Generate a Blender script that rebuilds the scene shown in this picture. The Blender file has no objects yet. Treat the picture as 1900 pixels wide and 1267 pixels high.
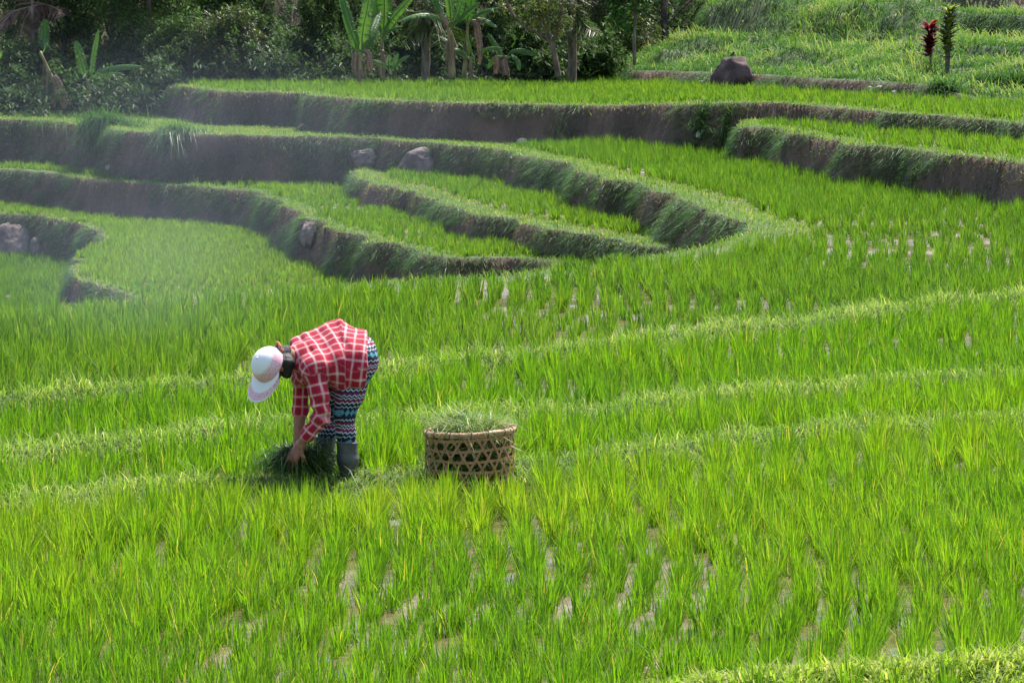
import bpy, math, random
import numpy as np
from mathutils import Vector, Matrix
rng = np.random.default_rng(11)
random.seed(11)
scene = bpy.context.scene
COL = scene.collection

# ------------------------------------------------------------------ camera, world, sun, exposure
F_PX, IMG_W, IMG_H = 6500.0, 1900.0, 1267.0
CAM_H = 3.03
PITCH = math.atan((IMG_H / 2 - 0.0) / F_PX)          # horizon on the photo's top edge
cam_d = bpy.data.cameras.new("camera")
cam_d.sensor_width = 36.0
cam_d.lens = 36.0 * F_PX / IMG_W
cam_d.clip_start, cam_d.clip_end = 0.5, 2000.0
cam = bpy.data.objects.new("camera", cam_d)
cam.location = (0, 0, CAM_H)
cam.rotation_euler = (math.pi / 2 - PITCH, 0, 0)
COL.objects.link(cam)
scene.camera = cam

SUN_EL, SUN_AZ = math.radians(61), math.radians(38)   # sun behind the hillside, to the right
world = bpy.data.worlds.new("World")
scene.world = world
world.use_nodes = True
wn = world.node_tree
bg = wn.nodes["Background"]
sky = wn.nodes.new("ShaderNodeTexSky")
sky.sky_type = 'NISHITA'
sky.sun_disc = False
sky.sun_elevation, sky.sun_rotation = SUN_EL, SUN_AZ
sky.air_density, sky.dust_density, sky.ozone_density = 1.0, 2.5, 1.0
wn.links.new(sky.outputs[0], bg.inputs[0])
bg.inputs[1].default_value = 0.15
sun_d = bpy.data.lights.new("sun", 'SUN')
sun_d.energy = 4.5
sun_d.angle = math.radians(0.6)
sun_d.color = (1.0, 0.955, 0.88)
sun = bpy.data.objects.new("sun", sun_d)
sv = Vector((math.sin(SUN_AZ) * math.cos(SUN_EL), math.cos(SUN_AZ) * math.cos(SUN_EL), math.sin(SUN_EL)))
sun.rotation_euler = sv.to_track_quat('Z', 'Y').to_euler()
COL.objects.link(sun)
vs = scene.view_settings
vs.view_transform, vs.look, vs.gamma, vs.use_curve_mapping = 'Standard', 'None', 1.0, False
vs.exposure = 0.98
scene.cycles.max_bounces = 6
scene.cycles.transparent_max_bounces = 8
scene.cycles.volume_bounces = 0

# ------------------------------------------------------------------ helpers
CP, SP = math.cos(PITCH), math.sin(PITCH)
def ray(px, py):
    a, b = (px - IMG_W / 2) / F_PX, -(py - IMG_H / 2) / F_PX
    return np.array([a, CP + b * SP, -SP + b * CP])
def P(px, py, z):                                     # the point of level z that the photo shows at a pixel
    r = ray(px, py); t = (z - CAM_H) / r[2]
    return np.array([r[0] * t, r[1] * t, z])
def PD(px, py, y):                                    # the point y metres away that the photo shows at a pixel
    r = ray(px, py); t = y / r[1]
    return np.array([r[0] * t, y, CAM_H + r[2] * t])
def to_px(p):
    p = np.atleast_2d(p); x, y, z = p[:, 0], p[:, 1], p[:, 2] - CAM_H
    fw = y * CP - z * SP; up = y * SP + z * CP
    return IMG_W / 2 + F_PX * x / fw, IMG_H / 2 - F_PX * up / fw
def norm(v):
    v = np.asarray(v, float); return v / (np.linalg.norm(v, axis=-1, keepdims=True) + 1e-12)

def tag(o, label=None, cat=None, group=None, kind=None):
    if label: o["label"] = label
    if cat: o["category"] = cat
    if group: o["group"] = group
    if kind: o["kind"] = kind
    return o
def link(name, me, mat=None, parent=None):
    o = bpy.data.objects.new(name, me)
    COL.objects.link(o)
    if mat is not None: me.materials.append(mat)
    if parent is not None:
        o.parent = parent
        o.location = -Vector(parent.location)        # meshes are built in world coordinates
    return o
def empty(name, loc, label, cat, group=None):
    o = bpy.data.objects.new(name, None)
    o.empty_display_size = 0.2
    o.location = tuple(loc)
    COL.objects.link(o)
    return tag(o, label, cat, group)
def mesh_np(name, V, faces, smooth=True, attrs=None, uv2=None):
    """faces: list of (n,k) int arrays; attrs: {name: per-vertex floats}; uv2: {name: (n,2) per vertex}"""
    me = bpy.data.meshes.new(name)
    V = np.ascontiguousarray(V, dtype=np.float32)
    me.vertices.add(len(V)); me.vertices.foreach_set("co", V.ravel())
    faces = [np.asarray(f, dtype=np.int32) for f in faces if len(f)]
    loops = np.concatenate([f.ravel() for f in faces])
    sizes = np.concatenate([np.full(len(f), f.shape[1], np.int32) for f in faces])
    starts = np.concatenate([[0], np.cumsum(sizes)[:-1]]).astype(np.int32)
    me.loops.add(len(loops)); me.loops.foreach_set("vertex_index", loops)
    me.polygons.add(len(sizes)); me.polygons.foreach_set("loop_start", starts)
    try: me.polygons.foreach_set("loop_total", sizes)
    except Exception: pass
    me.polygons.foreach_set("use_smooth", np.full(len(sizes), smooth))
    me.update(calc_edges=True)
    for k, a in (attrs or {}).items():
        at = me.attributes.new(k, 'FLOAT', 'POINT')
        at.data.foreach_set("value", np.ascontiguousarray(a, dtype=np.float32))
    for k, a in (uv2 or {}).items():
        at = me.attributes.new(k, 'FLOAT2', 'POINT')
        at.data.foreach_set("vector", np.ascontiguousarray(a, dtype=np.float32).ravel())
    return me

# value noise
_T = np.random.default_rng(5).random((256, 256))
def vnoise(x, y):
    xi, yi = np.floor(x).astype(int), np.floor(y).astype(int)
    fx, fy = x - xi, y - yi
    fx, fy = fx * fx * (3 - 2 * fx), fy * fy * (3 - 2 * fy)
    a, b = _T[xi & 255, yi & 255], _T[(xi + 1) & 255, yi & 255]
    c, d = _T[xi & 255, (yi + 1) & 255], _T[(xi + 1) & 255, (yi + 1) & 255]
    return (a * (1 - fx) + b * fx) * (1 - fy) + (c * (1 - fx) + d * fx) * fy
def fbm(x, y, o=3):
    s, a, t = 0, 1, 0
    for i in range(o):
        s = s + a * vnoise(x * 2 ** i + 17.3 * i, y * 2 ** i + 5.1 * i); t += a; a *= .5
    return s / t
def sstep(a, b, x):
    t = np.clip((x - a) / (b - a), 0, 1); return t * t * (3 - 2 * t)

# ------------------------------------------------------------------ materials
class NT:
    def __init__(s, name):
        s.m = bpy.data.materials.new(name); s.m.use_nodes = True
        s.t = s.m.node_tree; s.n = s.t.nodes; s.n.clear()
        s.out = s.n.new("ShaderNodeOutputMaterial")
    def new(s, kind, **kw):
        nd = s.n.new(kind)
        for k, v in kw.items(): setattr(nd, k, v)
        return nd
    def ln(s, a, b): s.t.links.new(a, b)
    def val(s, sock, v):
        if hasattr(v, "is_output"): s.ln(v, sock)
        else: sock.default_value = v
    def math(s, op, a, b=0.0, c=0.0):
        nd = s.new("ShaderNodeMath", operation=op)
        for i, v in enumerate((a, b, c)): s.val(nd.inputs[i], v)
        return nd.outputs[0]
    def mix(s, f, a, b, blend='MIX'):
        nd = s.new("ShaderNodeMix", data_type='RGBA', blend_type=blend)
        s.val(nd.inputs[0], f)
        for i, v in ((6, a), (7, b)):
            s.val(nd.inputs[i], v if hasattr(v, "is_output") else (*v, 1.0))
        return nd.outputs[2]
    def ramp(s, f, stops, interp='LINEAR'):
        nd = s.new("ShaderNodeValToRGB"); cr = nd.color_ramp; cr.interpolation = interp
        while len(cr.elements) < len(stops): cr.elements.new(0.5)
        for e, (p, c) in zip(cr.elements, stops): e.position = p; e.color = (*c, 1.0)
        s.val(nd.inputs[0], f); return nd.outputs[0]
    def noise(s, scale, detail=4, rough=.55, vec=None, out=0):
        nd = s.new("ShaderNodeTexNoise"); nd.inputs["Scale"].default_value = scale
        nd.inputs["Detail"].default_value = detail; nd.inputs["Roughness"].default_value = rough
        s.ln(vec if vec is not None else s.pos(), nd.inputs["Vector"]); return nd.outputs[out]
    def pos(s):
        if not hasattr(s, "_p"): s._p = s.new("ShaderNodeTexCoord").outputs["Object"]
        return s._p
    def attr(s, name, out="Fac"):
        nd = s.new("ShaderNodeAttribute"); nd.attribute_name = name; return nd.outputs[out]
    def bsdf(s, color, rough=.6, spec=.3, **kw):
        b = s.new("ShaderNodeBsdfPrincipled")
        s.val(b.inputs["Base Color"], color if hasattr(color, "is_output") else (*color, 1.0))
        s.val(b.inputs["Roughness"], rough); s.val(b.inputs["Specular IOR Level"], spec)
        return b
    def bump(s, h, dist=.01, strength=1.0):
        nd = s.new("ShaderNodeBump"); nd.inputs["Distance"].default_value = dist
        nd.inputs["Strength"].default_value = strength; s.ln(h, nd.inputs["Height"]); return nd.outputs[0]
    def done(s, shader):
        s.ln(shader, s.out.inputs[0]); return s.m

def leaf_mat(name, stops, trans=.42, rough=.45, spec=.35, tmul=(1.55, 1.7, .75)):
    """thin leaves: diffuse + gloss on the face, light coming through the blade"""
    n = NT(name)
    col = n.ramp(n.attr("tint"), stops)
    b = n.bsdf(col, rough, spec)
    tr = n.new("ShaderNodeBsdfTranslucent")
    n.ln(n.mix(1.0, col, tmul, 'MULTIPLY'), tr.inputs[0])
    mx = n.new("ShaderNodeMixShader"); mx.inputs[0].default_value = trans
    n.ln(b.outputs[0], mx.inputs[1]); n.ln(tr.outputs[0], mx.inputs[2])
    return n.done(mx.outputs[0])

G_RICE = leaf_mat("rice_leaf", [(0, (.048, .120, .010)), (.45, (.100, .212, .010)), (.8, (.170, .275, .012)), (.93, (.28, .30, .03)), (1, (.36, .27, .09))], trans=.5, rough=.5, spec=.22)
G_RICE2 = leaf_mat("rice_leaf_mid", [(0, (.046, .112, .014)), (.5, (.088, .180, .017)), (.9, (.145, .232, .020)), (1, (.26, .24, .06))], trans=.46, rough=.55, spec=.2)
G_RIM = leaf_mat("rim_grass", [(0, (.05, .11, .018)), (.5, (.105, .19, .026)), (.85, (.17, .25, .05)), (1, (.36, .32, .15))], trans=.35, rough=.65, spec=.12)
G_BUND = leaf_mat("bund_grass", [(0, (.08, .16, .016)), (.5, (.135, .23, .032)), (.85, (.23, .31, .08)), (1, (.46, .42, .22))], trans=.42, rough=.65, spec=.12)
G_LIME = leaf_mat("lime_grass", [(0, (.09, .18, .012)), (.5, (.19, .30, .02)), (.85, (.28, .36, .05)), (1, (.45, .42, .2))], trans=.4, rough=.6, spec=.15)
G_BANK = leaf_mat("bank_grass", [(0, (.25, .16, .115)), (.25, (.13, .092, .058)), (.45, (.045, .075, .024)), (.75, (.05, .125, .025)), (1, (.10, .20, .035))], trans=.3)
G_LONG = leaf_mat("long_grass", [(0, (.020, .052, .018)), (.5, (.046, .115, .028)), (.85, (.09, .175, .038)), (1, (.26, .28, .13))], trans=.38, rough=.6, spec=.1)
G_CUT = leaf_mat("cut_grass", [(0, (.02, .05, .012)), (.5, (.035, .085, .016)), (.85, (.08, .15, .025)), (1, (.2, .24, .06))], trans=.25)
G_HEAP = leaf_mat("heap_grass", [(0, (.04, .09, .02)), (.5, (.10, .18, .035)), (.85, (.24, .30, .09)), (1, (.42, .40, .22))], trans=.3)
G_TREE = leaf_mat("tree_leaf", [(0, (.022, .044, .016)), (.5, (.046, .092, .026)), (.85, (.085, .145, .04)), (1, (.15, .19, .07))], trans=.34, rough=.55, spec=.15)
G_OLIVE = leaf_mat("olive_leaf", [(0, (.03, .045, .012)), (.5, (.07, .10, .02)), (.85, (.13, .17, .03)), (1, (.22, .20, .06))], trans=.3)
G_BANANA = leaf_mat("banana_leaf", [(0, (.022, .065, .018)), (.5, (.05, .13, .026)), (1, (.12, .23, .05))], trans=.38, tmul=(1.5, 1.6, .6))
G_DRY = leaf_mat("dry_leaf", [(0, (.07, .042, .03)), (.5, (.17, .10, .07)), (1, (.34, .24, .16))], trans=.15, tmul=(1.1, 1, .9))
G_RED = leaf_mat("red_leaf", [(0, (.035, .008, .014)), (.5, (.14, .014, .02)), (1, (.34, .05, .05))], trans=.3, tmul=(1.5, .8, .8))
G_YEL = leaf_mat("variegated_leaf", [(0, (.02, .045, .012)), (.5, (.07, .11, .02)), (1, (.30, .32, .06))], trans=.3)

def soil_mat():
    n = NT("terrain_soil")
    geo = n.new("ShaderNodeNewGeometry")
    sep = n.new("ShaderNodeSeparateXYZ"); n.ln(geo.outputs["Normal"], sep.inputs[0])
    flat = n.new("ShaderNodeMapRange"); flat.inputs["From Min"].default_value = .72; flat.inputs["From Max"].default_value = .93
    n.ln(sep.outputs[2], flat.inputs[0])
    big, fine = n.noise(1.1, 4), n.noise(14, 5, .65)
    bank = n.ramp(big, [(.3, (.045, .028, .022)), (.5, (.12, .068, .050)), (.68, (.20, .115, .085))])
    bank = n.mix(n.math('MULTIPLY', fine, .7), bank, (.045, .05, .028))
    wet = n.noise(.9, 3)
    bank = n.mix(n.math('MULTIPLY', n.attr('hill'), .85), bank, (.035, .06, .018))
    mud = n.ramp(fine, [(.3, (.085, .060, .036)), (.55, (.16, .118, .070)), (.75, (.24, .185, .12))])
    mud = n.mix(n.attr("grassy"), mud, (.05, .085, .02))
    col = n.mix(flat.outputs[0], bank, mud)
    wr = n.ramp(wet, [(.46, (.05,) * 3), (.62, (.45,) * 3)])
    rough = n.mix(flat.outputs[0], (.95,) * 3, wr)
    rough = n.mix(n.attr("grassy"), rough, (.9,) * 3)
    b = n.bsdf(col, rough, .5)
    hgt = n.math('MULTIPLY', fine, wr)
    n.ln(n.bump(hgt, .05, .9), b.inputs["Normal"])
    return n.done(b.outputs[0])
def simple_mat(name, stops, scale, rough=.8, spec=.2, bump=.01, detail=5, stretch=None):
    n = NT(name)
    v = n.pos()
    if stretch:
        mp = n.new("ShaderNodeMapping"); mp.inputs["Scale"].default_value = stretch; n.ln(v, mp.inputs[0]); v = mp.outputs[0]
    f = n.noise(scale, detail, .6, vec=v)
    b = n.bsdf(n.ramp(f, stops), rough, spec)
    if bump: n.ln(n.bump(f, bump, 1), b.inputs["Normal"])
    return n.done(b.outputs[0])
M_SOIL = soil_mat()
M_BARK = simple_mat("bark", [(.3, (.06, .045, .035)), (.55, (.17, .13, .10)), (.75, (.30, .25, .20))], 9, .9, .1, .02, stretch=(1, 1, .35))
M_STEM = simple_mat("banana_stem", [(.3, (.11, .075, .045)), (.5, (.20, .17, .07)), (.7, (.28, .26, .10))], 6, .6, .3, .01, stretch=(1, 1, .25))
M_SHEATH = simple_mat("dry_sheath", [(.3, (.07, .04, .035)), (.55, (.20, .125, .10)), (.72, (.36, .26, .21))], 9, .9, .1, .03, stretch=(1, 1, .3))
M_ROCK = simple_mat("rock", [(.28, (.055, .045, .045)), (.48, (.17, .135, .125)), (.62, (.26, .215, .20)), (.78, (.42, .38, .36))], 2.6, .9, .2, .06, 8)
M_PALE = simple_mat("pale_stone", [(.3, (.30, .25, .20)), (.7, (.55, .48, .40))], 6, .9, .2, .03)
# ------------------------------------------------------------------ terrain: terraces as one sheet
Z_LD, Z_LC, Z_LB, Z_T2, Z_M, Z_RT, Z_T, Z_UP = -2.65, -1.75, -.95, -.52, .10, .78, .89, 2.80
def poly(pts, z, extra=()):
    return np.array([P(x, y, z)[:2] for x, y in pts] + [list(e) for e in extra], float)
def seg_dist(p, line, closed):
    a = line; b = np.roll(line, -1, 0)
    if not closed: a, b = line[:-1], line[1:]
    best = np.full(len(p), 1e9)
    for s, e in zip(a, b):
        v = e - s; L = v @ v + 1e-12
        t = np.clip(((p - s) @ v) / L, 0, 1)
        q = p - (s + t[:, None] * v)
        best = np.minimum(best, q[:, 0] ** 2 + q[:, 1] ** 2)
    return np.sqrt(best)
def inside(p, pg):
    r = np.zeros(len(p), bool); n = len(pg)
    for i in range(n):
        (x0, y0), (x1, y1) = pg[i], pg[(i + 1) % n]
        if y0 == y1: continue
        c = ((y0 > p[:, 1]) != (y1 > p[:, 1])) & (p[:, 0] < (x1 - x0) * (p[:, 1] - y0) / (y1 - y0) + x0)
        r ^= c
    return r
def sdist(p, pg):
    d = seg_dist(p, pg, True); return np.where(inside(p, pg), d, -d)
def chaikin(pts, it=2):
    pts = np.asarray(pts, float)
    for _ in range(it):
        q = [pts[0]]
        for a, b in zip(pts[:-1], pts[1:]): q += [a * .75 + b * .25, a * .25 + b * .75]
        q.append(pts[-1]); pts = np.array(q)
    return pts
L_BOWL = [(-500, 215), (0, 219), (70, 219), (150, 228), (260, 243), (420, 247), (640, 250), (770, 259), (880, 268), (960, 280), (1050, 303),
          (1120, 329), (1180, 333), (1250, 362), (1330, 390), (1395, 410), (1412, 419), (1395, 428), (1330, 444), (1290, 452), (1235, 464), (1190, 478), (1140, 486),
          (1060, 492), (980, 500), (900, 506), (780, 514), (650, 522), (530, 532), (420, 541), (320, 547), (240, 556), (120, 565), (0, 574), (-600, 600)]
L_T2 = [(648, 300), (655, 312), (672, 330), (760, 350), (820, 372), (880, 390), (940, 400), (1000, 413), (1070, 425), (1150, 437), (1215, 450), (1260, 455)]
L_LB = [(-500, 285), (0, 308), (100, 317), (200, 330), (300, 337), (400, 342), (470, 349), (505, 362), (540, 385), (600, 407), (640, 422), (700, 441), (780, 464), (850, 473), (960, 470), (1010, 476)]
L_LC = [(-500, 368), (0, 391), (100, 398), (175, 415), (211, 433), (190, 448), (160, 464), (145, 482), (143, 497), (160, 517), (240, 540), (330, 575), (500, 640)]
L_RT = [(1385, 212), (1376, 230), (1400, 229), (1440, 233), (1500, 244), (1600, 263), (1700, 273), (1800, 283), (1900, 292), (2250, 330)]
L_T = [(302, 148), (318, 152), (345, 157), (390, 162), (415, 167), (470, 166), (540, 168), (600, 174), (640, 178), (760, 185), (900, 187), (1050, 191), (1200, 190),
       (1290, 187), (1400, 185), (1480, 189), (1600, 199), (1700, 207), (1900, 223), (2250, 252)]
L_HILL = [(1175, 138), (1240, 144), (1300, 150), (1420, 159), (1500, 164), (1600, 170), (1690, 176), (1760, 180), (1900, 184), (2250, 200)]
def smooth_line(L, z): return chaikin([P(x, y, z)[:2] for x, y in L], 2)
lineBowl = smooth_line(L_BOWL, Z_M + .08)
pgBowl = np.vstack([lineBowl, [[-40, 30], [-40, 95]]])
lineT2 = smooth_line(L_T2, Z_T2 + .08)
pgT2 = np.vstack([lineT2, [P(1360, 430, Z_M)[:2]], [P(1300, 340, Z_M)[:2]], [P(960, 262, Z_M)[:2]], [P(660, 248, Z_M)[:2]]])
lineLB = smooth_line(L_LB, Z_LB + .08)
pgLB = np.vstack([lineLB, [P(1120, 530, Z_M)[:2]], [P(1350, 440, Z_M)[:2]], [P(1000, 260, Z_M)[:2]], [P(300, 225, Z_M)[:2]], [P(-500, 205, Z_M)[:2]]])
lineLC = smooth_line(L_LC, Z_LC + .08)
pgLC = np.vstack([lineLC, [[-5, 25]], [[8, 25]], [P(1350, 440, Z_M)[:2]], [P(1000, 260, Z_M)[:2]], [P(-500, 205, Z_M)[:2]]])
lineRT = smooth_line(L_RT, Z_RT + .08)
pgRT = np.vstack([lineRT, [P(2250, 200, Z_T)[:2]], [P(1500, 170, Z_T)[:2]], [P(1380, 175, Z_T)[:2]]])
def zT(x): return Z_T + .23 * sstep(1.2, 5.0, np.asarray(x, float))   # the uppermost paddy lies higher towards the right
lineT = chaikin([P(x, y, Z_T + .07 + .23 * float(sstep(1080, 1420, x)))[:2] for x, y in L_T], 2)
pgT = np.vstack([lineT, [[40, 60]], [[60, 200]], [[lineT[0][0] - 3.0, 200]]])
lineH = smooth_line(L_HILL, 1.25)
pgH = np.vstack([[[-30, lineH[0][1] + .5]], lineH, [[60, 55]], [[120, 230]], [[-30, 230]]])
# low bunds that cross the near paddies
BUNDS = [chaikin([P(x, y, z)[:2] for x, y in L], 2) for z, L in (
    (.20, [(-400, 765), (0, 745), (180, 728), (350, 716), (500, 702), (700, 690), (830, 672), (1000, 654), (1250, 626), (1500, 592), (1700, 568), (1900, 548), (2300, 505)]),
    (.17, [(-400, 880), (0, 852), (200, 824), (400, 805), (520, 794), (700, 776), (820, 772), (1000, 764), (1200, 750), (1400, 730), (1600, 711), (1900, 694), (2300, 670)]),
    (.14, [(-400, 960), (0, 935), (250, 910), (450, 897), (660, 884), (900, 858), (1100, 846), (1300, 824), (1430, 806), (1600, 790), (1900, 774), (2300, 755)]),
    (.20, [(850, 1300), (1010, 1264), (1150, 1252), (1300, 1238), (1450, 1223), (1650, 1212), (1900, 1198), (2300, 1180)]))]
pgFront = [np.vstack([b, [[30, 8]], [[-30, 8]]]) for b in BUNDS[:3]]

def terrain_fields(p):
    """height, owner and distances at points p (n,2)"""
    x, y = p[:, 0], p[:, 1]
    wx = (fbm(x * .55, y * .55) - .5) * .55 + (fbm(x * 2.3 + 9, y * 2.3) - .5) * .22
    wy = (fbm(x * .55 + 40, y * .55) - .5) * .55 + (fbm(x * 2.3 + 50, y * 2.3) - .5) * .22
    q = p + np.stack([wx, wy], 1) * .8
    rag = (fbm(x * 5, y * 5 + 7, 2) - .5) * .06 + (fbm(x * 1.1 + 31, y * .9 + 3, 3) - .5) * .42
    h = np.full(len(p), Z_LD); own = np.zeros(len(p), np.int8); dd = np.full(len(p), 9.0)
    k = 1.6 + 6.4 * np.clip(fbm(x * .42 + 60, y * .42 + 21, 2) * 1.25 - .1, 0, 1)
    def layer(i, z, d, wid=.18, amp=.035):
        nonlocal h, own, dd
        d = d + rag * np.exp(-(d / .5) ** 2)
        f = np.where(d >= 0, z + amp * np.exp(-((d - .2) / wid) ** 2), z + amp * math.exp(-(.2 / wid) ** 2) + d * k)
        m = f > h
        h = np.where(m, f, h); own = np.where(m, i, own); dd = np.where(m, d, dd)
    layer(1, Z_LC, sdist(q, pgLC))
    layer(2, Z_LB, sdist(q, pgLB))
    layer(3, Z_T2, sdist(q, pgT2))
    layer(4, Z_M, -sdist(q, pgBowl), .3, .05)
    layer(5, Z_RT, sdist(q, pgRT))
    layer(6, zT(x), sdist(q, pgT), .22, .03)
    # near paddies step down towards the viewer
    bd = np.full(len(p), 9.0)
    near = (own == 4) & (y < 40)
    for b, pg in zip(BUNDS, pgFront + [None]):
        ds = seg_dist(q, b, False)
        if pg is not None: h = np.where(near & inside(q, pg), h - .033, h)
        bd = np.minimum(bd, ds)
        w = .30 if pg is None else .17
        h = np.where(near, h + (.115 if pg is not None else .15) * np.exp(-(ds / w) ** 2), h)
    # the rough grassy hillside at the back right
    dh = np.minimum(sdist(q, pgH), 3.4 * (q[:, 0] - 2.75 - .02 * (q[:, 1] - 82) + .5 * (fbm(y * .6, x * .6 + 4) - .5)))
    s = sstep(8.0, 9.8, x - (y - 70) * .11)          # towards the right it breaks into benches
    lump = (fbm(x * .45 + 3, y * .45) - .5) * 1.1 + (fbm(x * 1.3, y * 1.3 + 8) - .5) * .75
    smooth = zT(x) - .03 + .36 * sstep(0, .16, dh) + .48 * sstep(.3, 6.0, dh) + 1.0 * sstep(6.0, 8.2, dh) + lump * sstep(.4, 2, dh) * (1 - sstep(8, 10, dh)) * .55
    bench = zT(x) - .03 + .20 * sstep(0, .9, dh) + .40 * sstep(1.5, 3.5, dh) + .36 * sstep(4.6, 5.0, dh) + .62 * sstep(8.2, 8.6, dh) + lump * sstep(.4, 2, dh) * (1 - sstep(3.5, 4.5, dh)) * .5
    fh = np.where(dh > 0, smooth * (1 - s) + bench * s, -9)
    m = (dh > 0) & (fh > h - .02)
    h = np.where(m, fh, h); own = np.where(m, 7, own); dd = np.where(m, dh, dd)
    # ground rises behind the trees, in rough brown steps
    yb = y - 99 + (fbm(x * .2, y * .2) - .5) * 5
    st = yb / 3.2; fr = st - np.floor(st)
    fb = .85 + np.where(yb > 0, (np.floor(st) + sstep(.0, .25, fr)) * 1.25, yb * .4)
    m = (y > 92) & (fb > h)
    h = np.where(m, fb, h); own = np.where(m, 8, own); dd = np.where(m, 9, dd)
    return h, own, dd, bd
YS = np.concatenate([np.arange(9, 92, .055), np.arange(92, 170, .3)])
NS = 460
SS = np.linspace(-1, 1, NS)
XW = 3.0 + .19 * YS
GX = SS[None, :] * XW[:, None]; GY = np.repeat(YS[:, None], NS, 1)
gp = np.stack([GX.ravel(), GY.ravel()], 1)
GH, GO, GD, GB = terrain_fields(gp)
flatn = (fbm(gp[:, 0] * 3, gp[:, 1] * 3, 3) - .5) * .035
GH2 = GH + flatn
grassy = np.clip(np.maximum(np.maximum(sstep(.55, .3, GD) * (GO > 0), sstep(.4, .2, GB)), ((GO >= 7) | (gp[:, 1] > 84)) * 1.0), 0, 1)
idx = np.arange(len(YS) * NS).reshape(len(YS), NS)
quads = np.stack([idx[:-1, :-1], idx[:-1, 1:], idx[1:, 1:], idx[1:, :-1]], -1).reshape(-1, 4)
TV = np.column_stack([gp, GH2])
terrain = link("terrain", mesh_np("terrain", TV, [quads], True, {"grassy": grassy, "hill": (GO == 7) * sstep(.2, .6, GD)}), M_SOIL)
tag(terrain, "terraced hillside of muddy rice paddies with steep bare earth banks", "terrain", kind="structure")
n_ = NT("far_ground_soil"); bb = n_.bsdf(n_.ramp(n_.noise(.2), [(.3, (.05, .08, .02)), (.7, (.12, .12, .05))]), .95, .1); m_ = n_.done(bb.outputs[0])
g = link("ground", mesh_np("ground", [[-900, -900, -3.2], [900, -900, -3.2], [900, 900, -3.2], [-900, 900, -3.2]], [[[0, 1, 2, 3]]]), m_)
tag(g, "valley floor beneath and around the terraces", "ground", kind="structure")
def lookup(p):
    yi = np.clip(np.searchsorted(YS, p[:, 1]), 0, len(YS) - 1)
    si = np.clip(np.round((p[:, 0] / XW[yi] + 1) / 2 * (NS - 1)).astype(int), 0, NS - 1)
    i = yi * NS + si
    return GH2[i], GO[i], GD[i], GB[i]
def hit(px, py, y0=12.0):                               # where the line of sight through a pixel first meets the ground
    y = np.arange(y0, 130, .04); r = ray(px, py); t = y / r[1]
    p = np.stack([r[0] * t, y], 1); z = CAM_H + r[2] * t
    k = np.nonzero(z < lookup(p)[0])[0]
    k = k[0] if len(k) else len(y) - 1
    return np.array([p[k, 0], y[k], z[k]])
def ground_z(x, y): return float(lookup(np.array([[x, y]]))[0][0])

# ------------------------------------------------------------------ blades of grass
def blades(base, direc, length, width, droop, tint, nseg=2, face=None, r=rng):
    """tapering bent strips: base (n,3), direc unit (n,3) at the root, droop = how far the tip bends over (fraction of length)"""
    n = len(base)
    length = np.broadcast_to(length, n).astype(float); width = np.broadcast_to(width, n).astype(float)
    droop = np.broadcast_to(droop, n).astype(float)
    hz = direc.copy(); hz[:, 2] = 0
    hl = np.linalg.norm(hz, axis=1)
    a = r.random(n) * 2 * np.pi
    rnd = np.stack([np.cos(a), np.sin(a), 0 * a], 1)
    hz = norm(np.where(hl[:, None] > .05, hz, rnd))
    side = norm(np.cross(direc, hz + .001) + rnd * .35) if face is None else face
    side = norm(np.where(np.linalg.norm(np.cross(direc, hz), axis=1)[:, None] < .05, np.cross(direc, rnd), side))
    rows = []
    for i in range(nseg + 1):
        t = i / nseg
        c = base + direc * (length * (t - .25 * droop * t * t))[:, None] + hz * (length * droop * .75 * t * t)[:, None]
        c[:, 2] -= length * droop * droop * .7 * t ** 3
        w = width * (1 - t) ** .7 * (.75 + 1.0 * t) * .5
        if i < nseg: rows += [c - side * w[:, None], c + side * w[:, None]]
        else: rows.append(c)
    k = 2 * nseg + 1
    V = np.stack(rows, 1).reshape(-1, 3)
    o = (np.arange(n) * k)[:, None]
    q = np.concatenate([o + np.array([2 * i, 2 * i + 1, 2 * i + 3, 2 * i + 2]) for i in range(nseg - 1)], 0) if nseg > 1 else np.zeros((0, 4), int)
    tr = o + np.array([2 * nseg - 2, 2 * nseg - 1, 2 * nseg])
    return V, q, tr, np.repeat(np.clip(tint, 0, 1), k)
def pack(name, parts, mat, parent=None):
    V, Q, T, A, off = [], [], [], [], 0
    for v, q, t, a in parts:
        if not len(v): continue
        V.append(v); Q.append(q + off); T.append(t + off); A.append(a); off += len(v)
    return link(name, mesh_np(name, np.concatenate(V), [np.concatenate(Q), np.concatenate(T)], True, {"tint": np.concatenate(A)}), mat, parent)
def cone_dirs(n, spread, axis=None, r=rng):
    a = r.random(n) * 2 * np.pi; s = np.abs(r.normal(0, spread, n))
    d = np.stack([np.cos(a) * s, np.sin(a) * s, np.ones(n)], 1)
    if axis is not None: d = d * np.array([1, 1, 0]) + axis * 1.0
    return norm(d)
def in_view(p, mpx=330):
    z = lookup(p)[0]
    px, py = to_px(np.column_stack([p, z]))
    return (px > -mpx) & (px < IMG_W + mpx) & (py < IMG_H + 130)
def blob(px, py, cx, cy, rx, ry): return np.exp(-(((px - cx) / rx) ** 2 + ((py - cy) / ry) ** 2))
SHORT = []                                             # low spots: (x, y, rx, ry, how much)
EXCL = []                                              # (x, y, radius) kept free of rice: feet, basket
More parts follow.
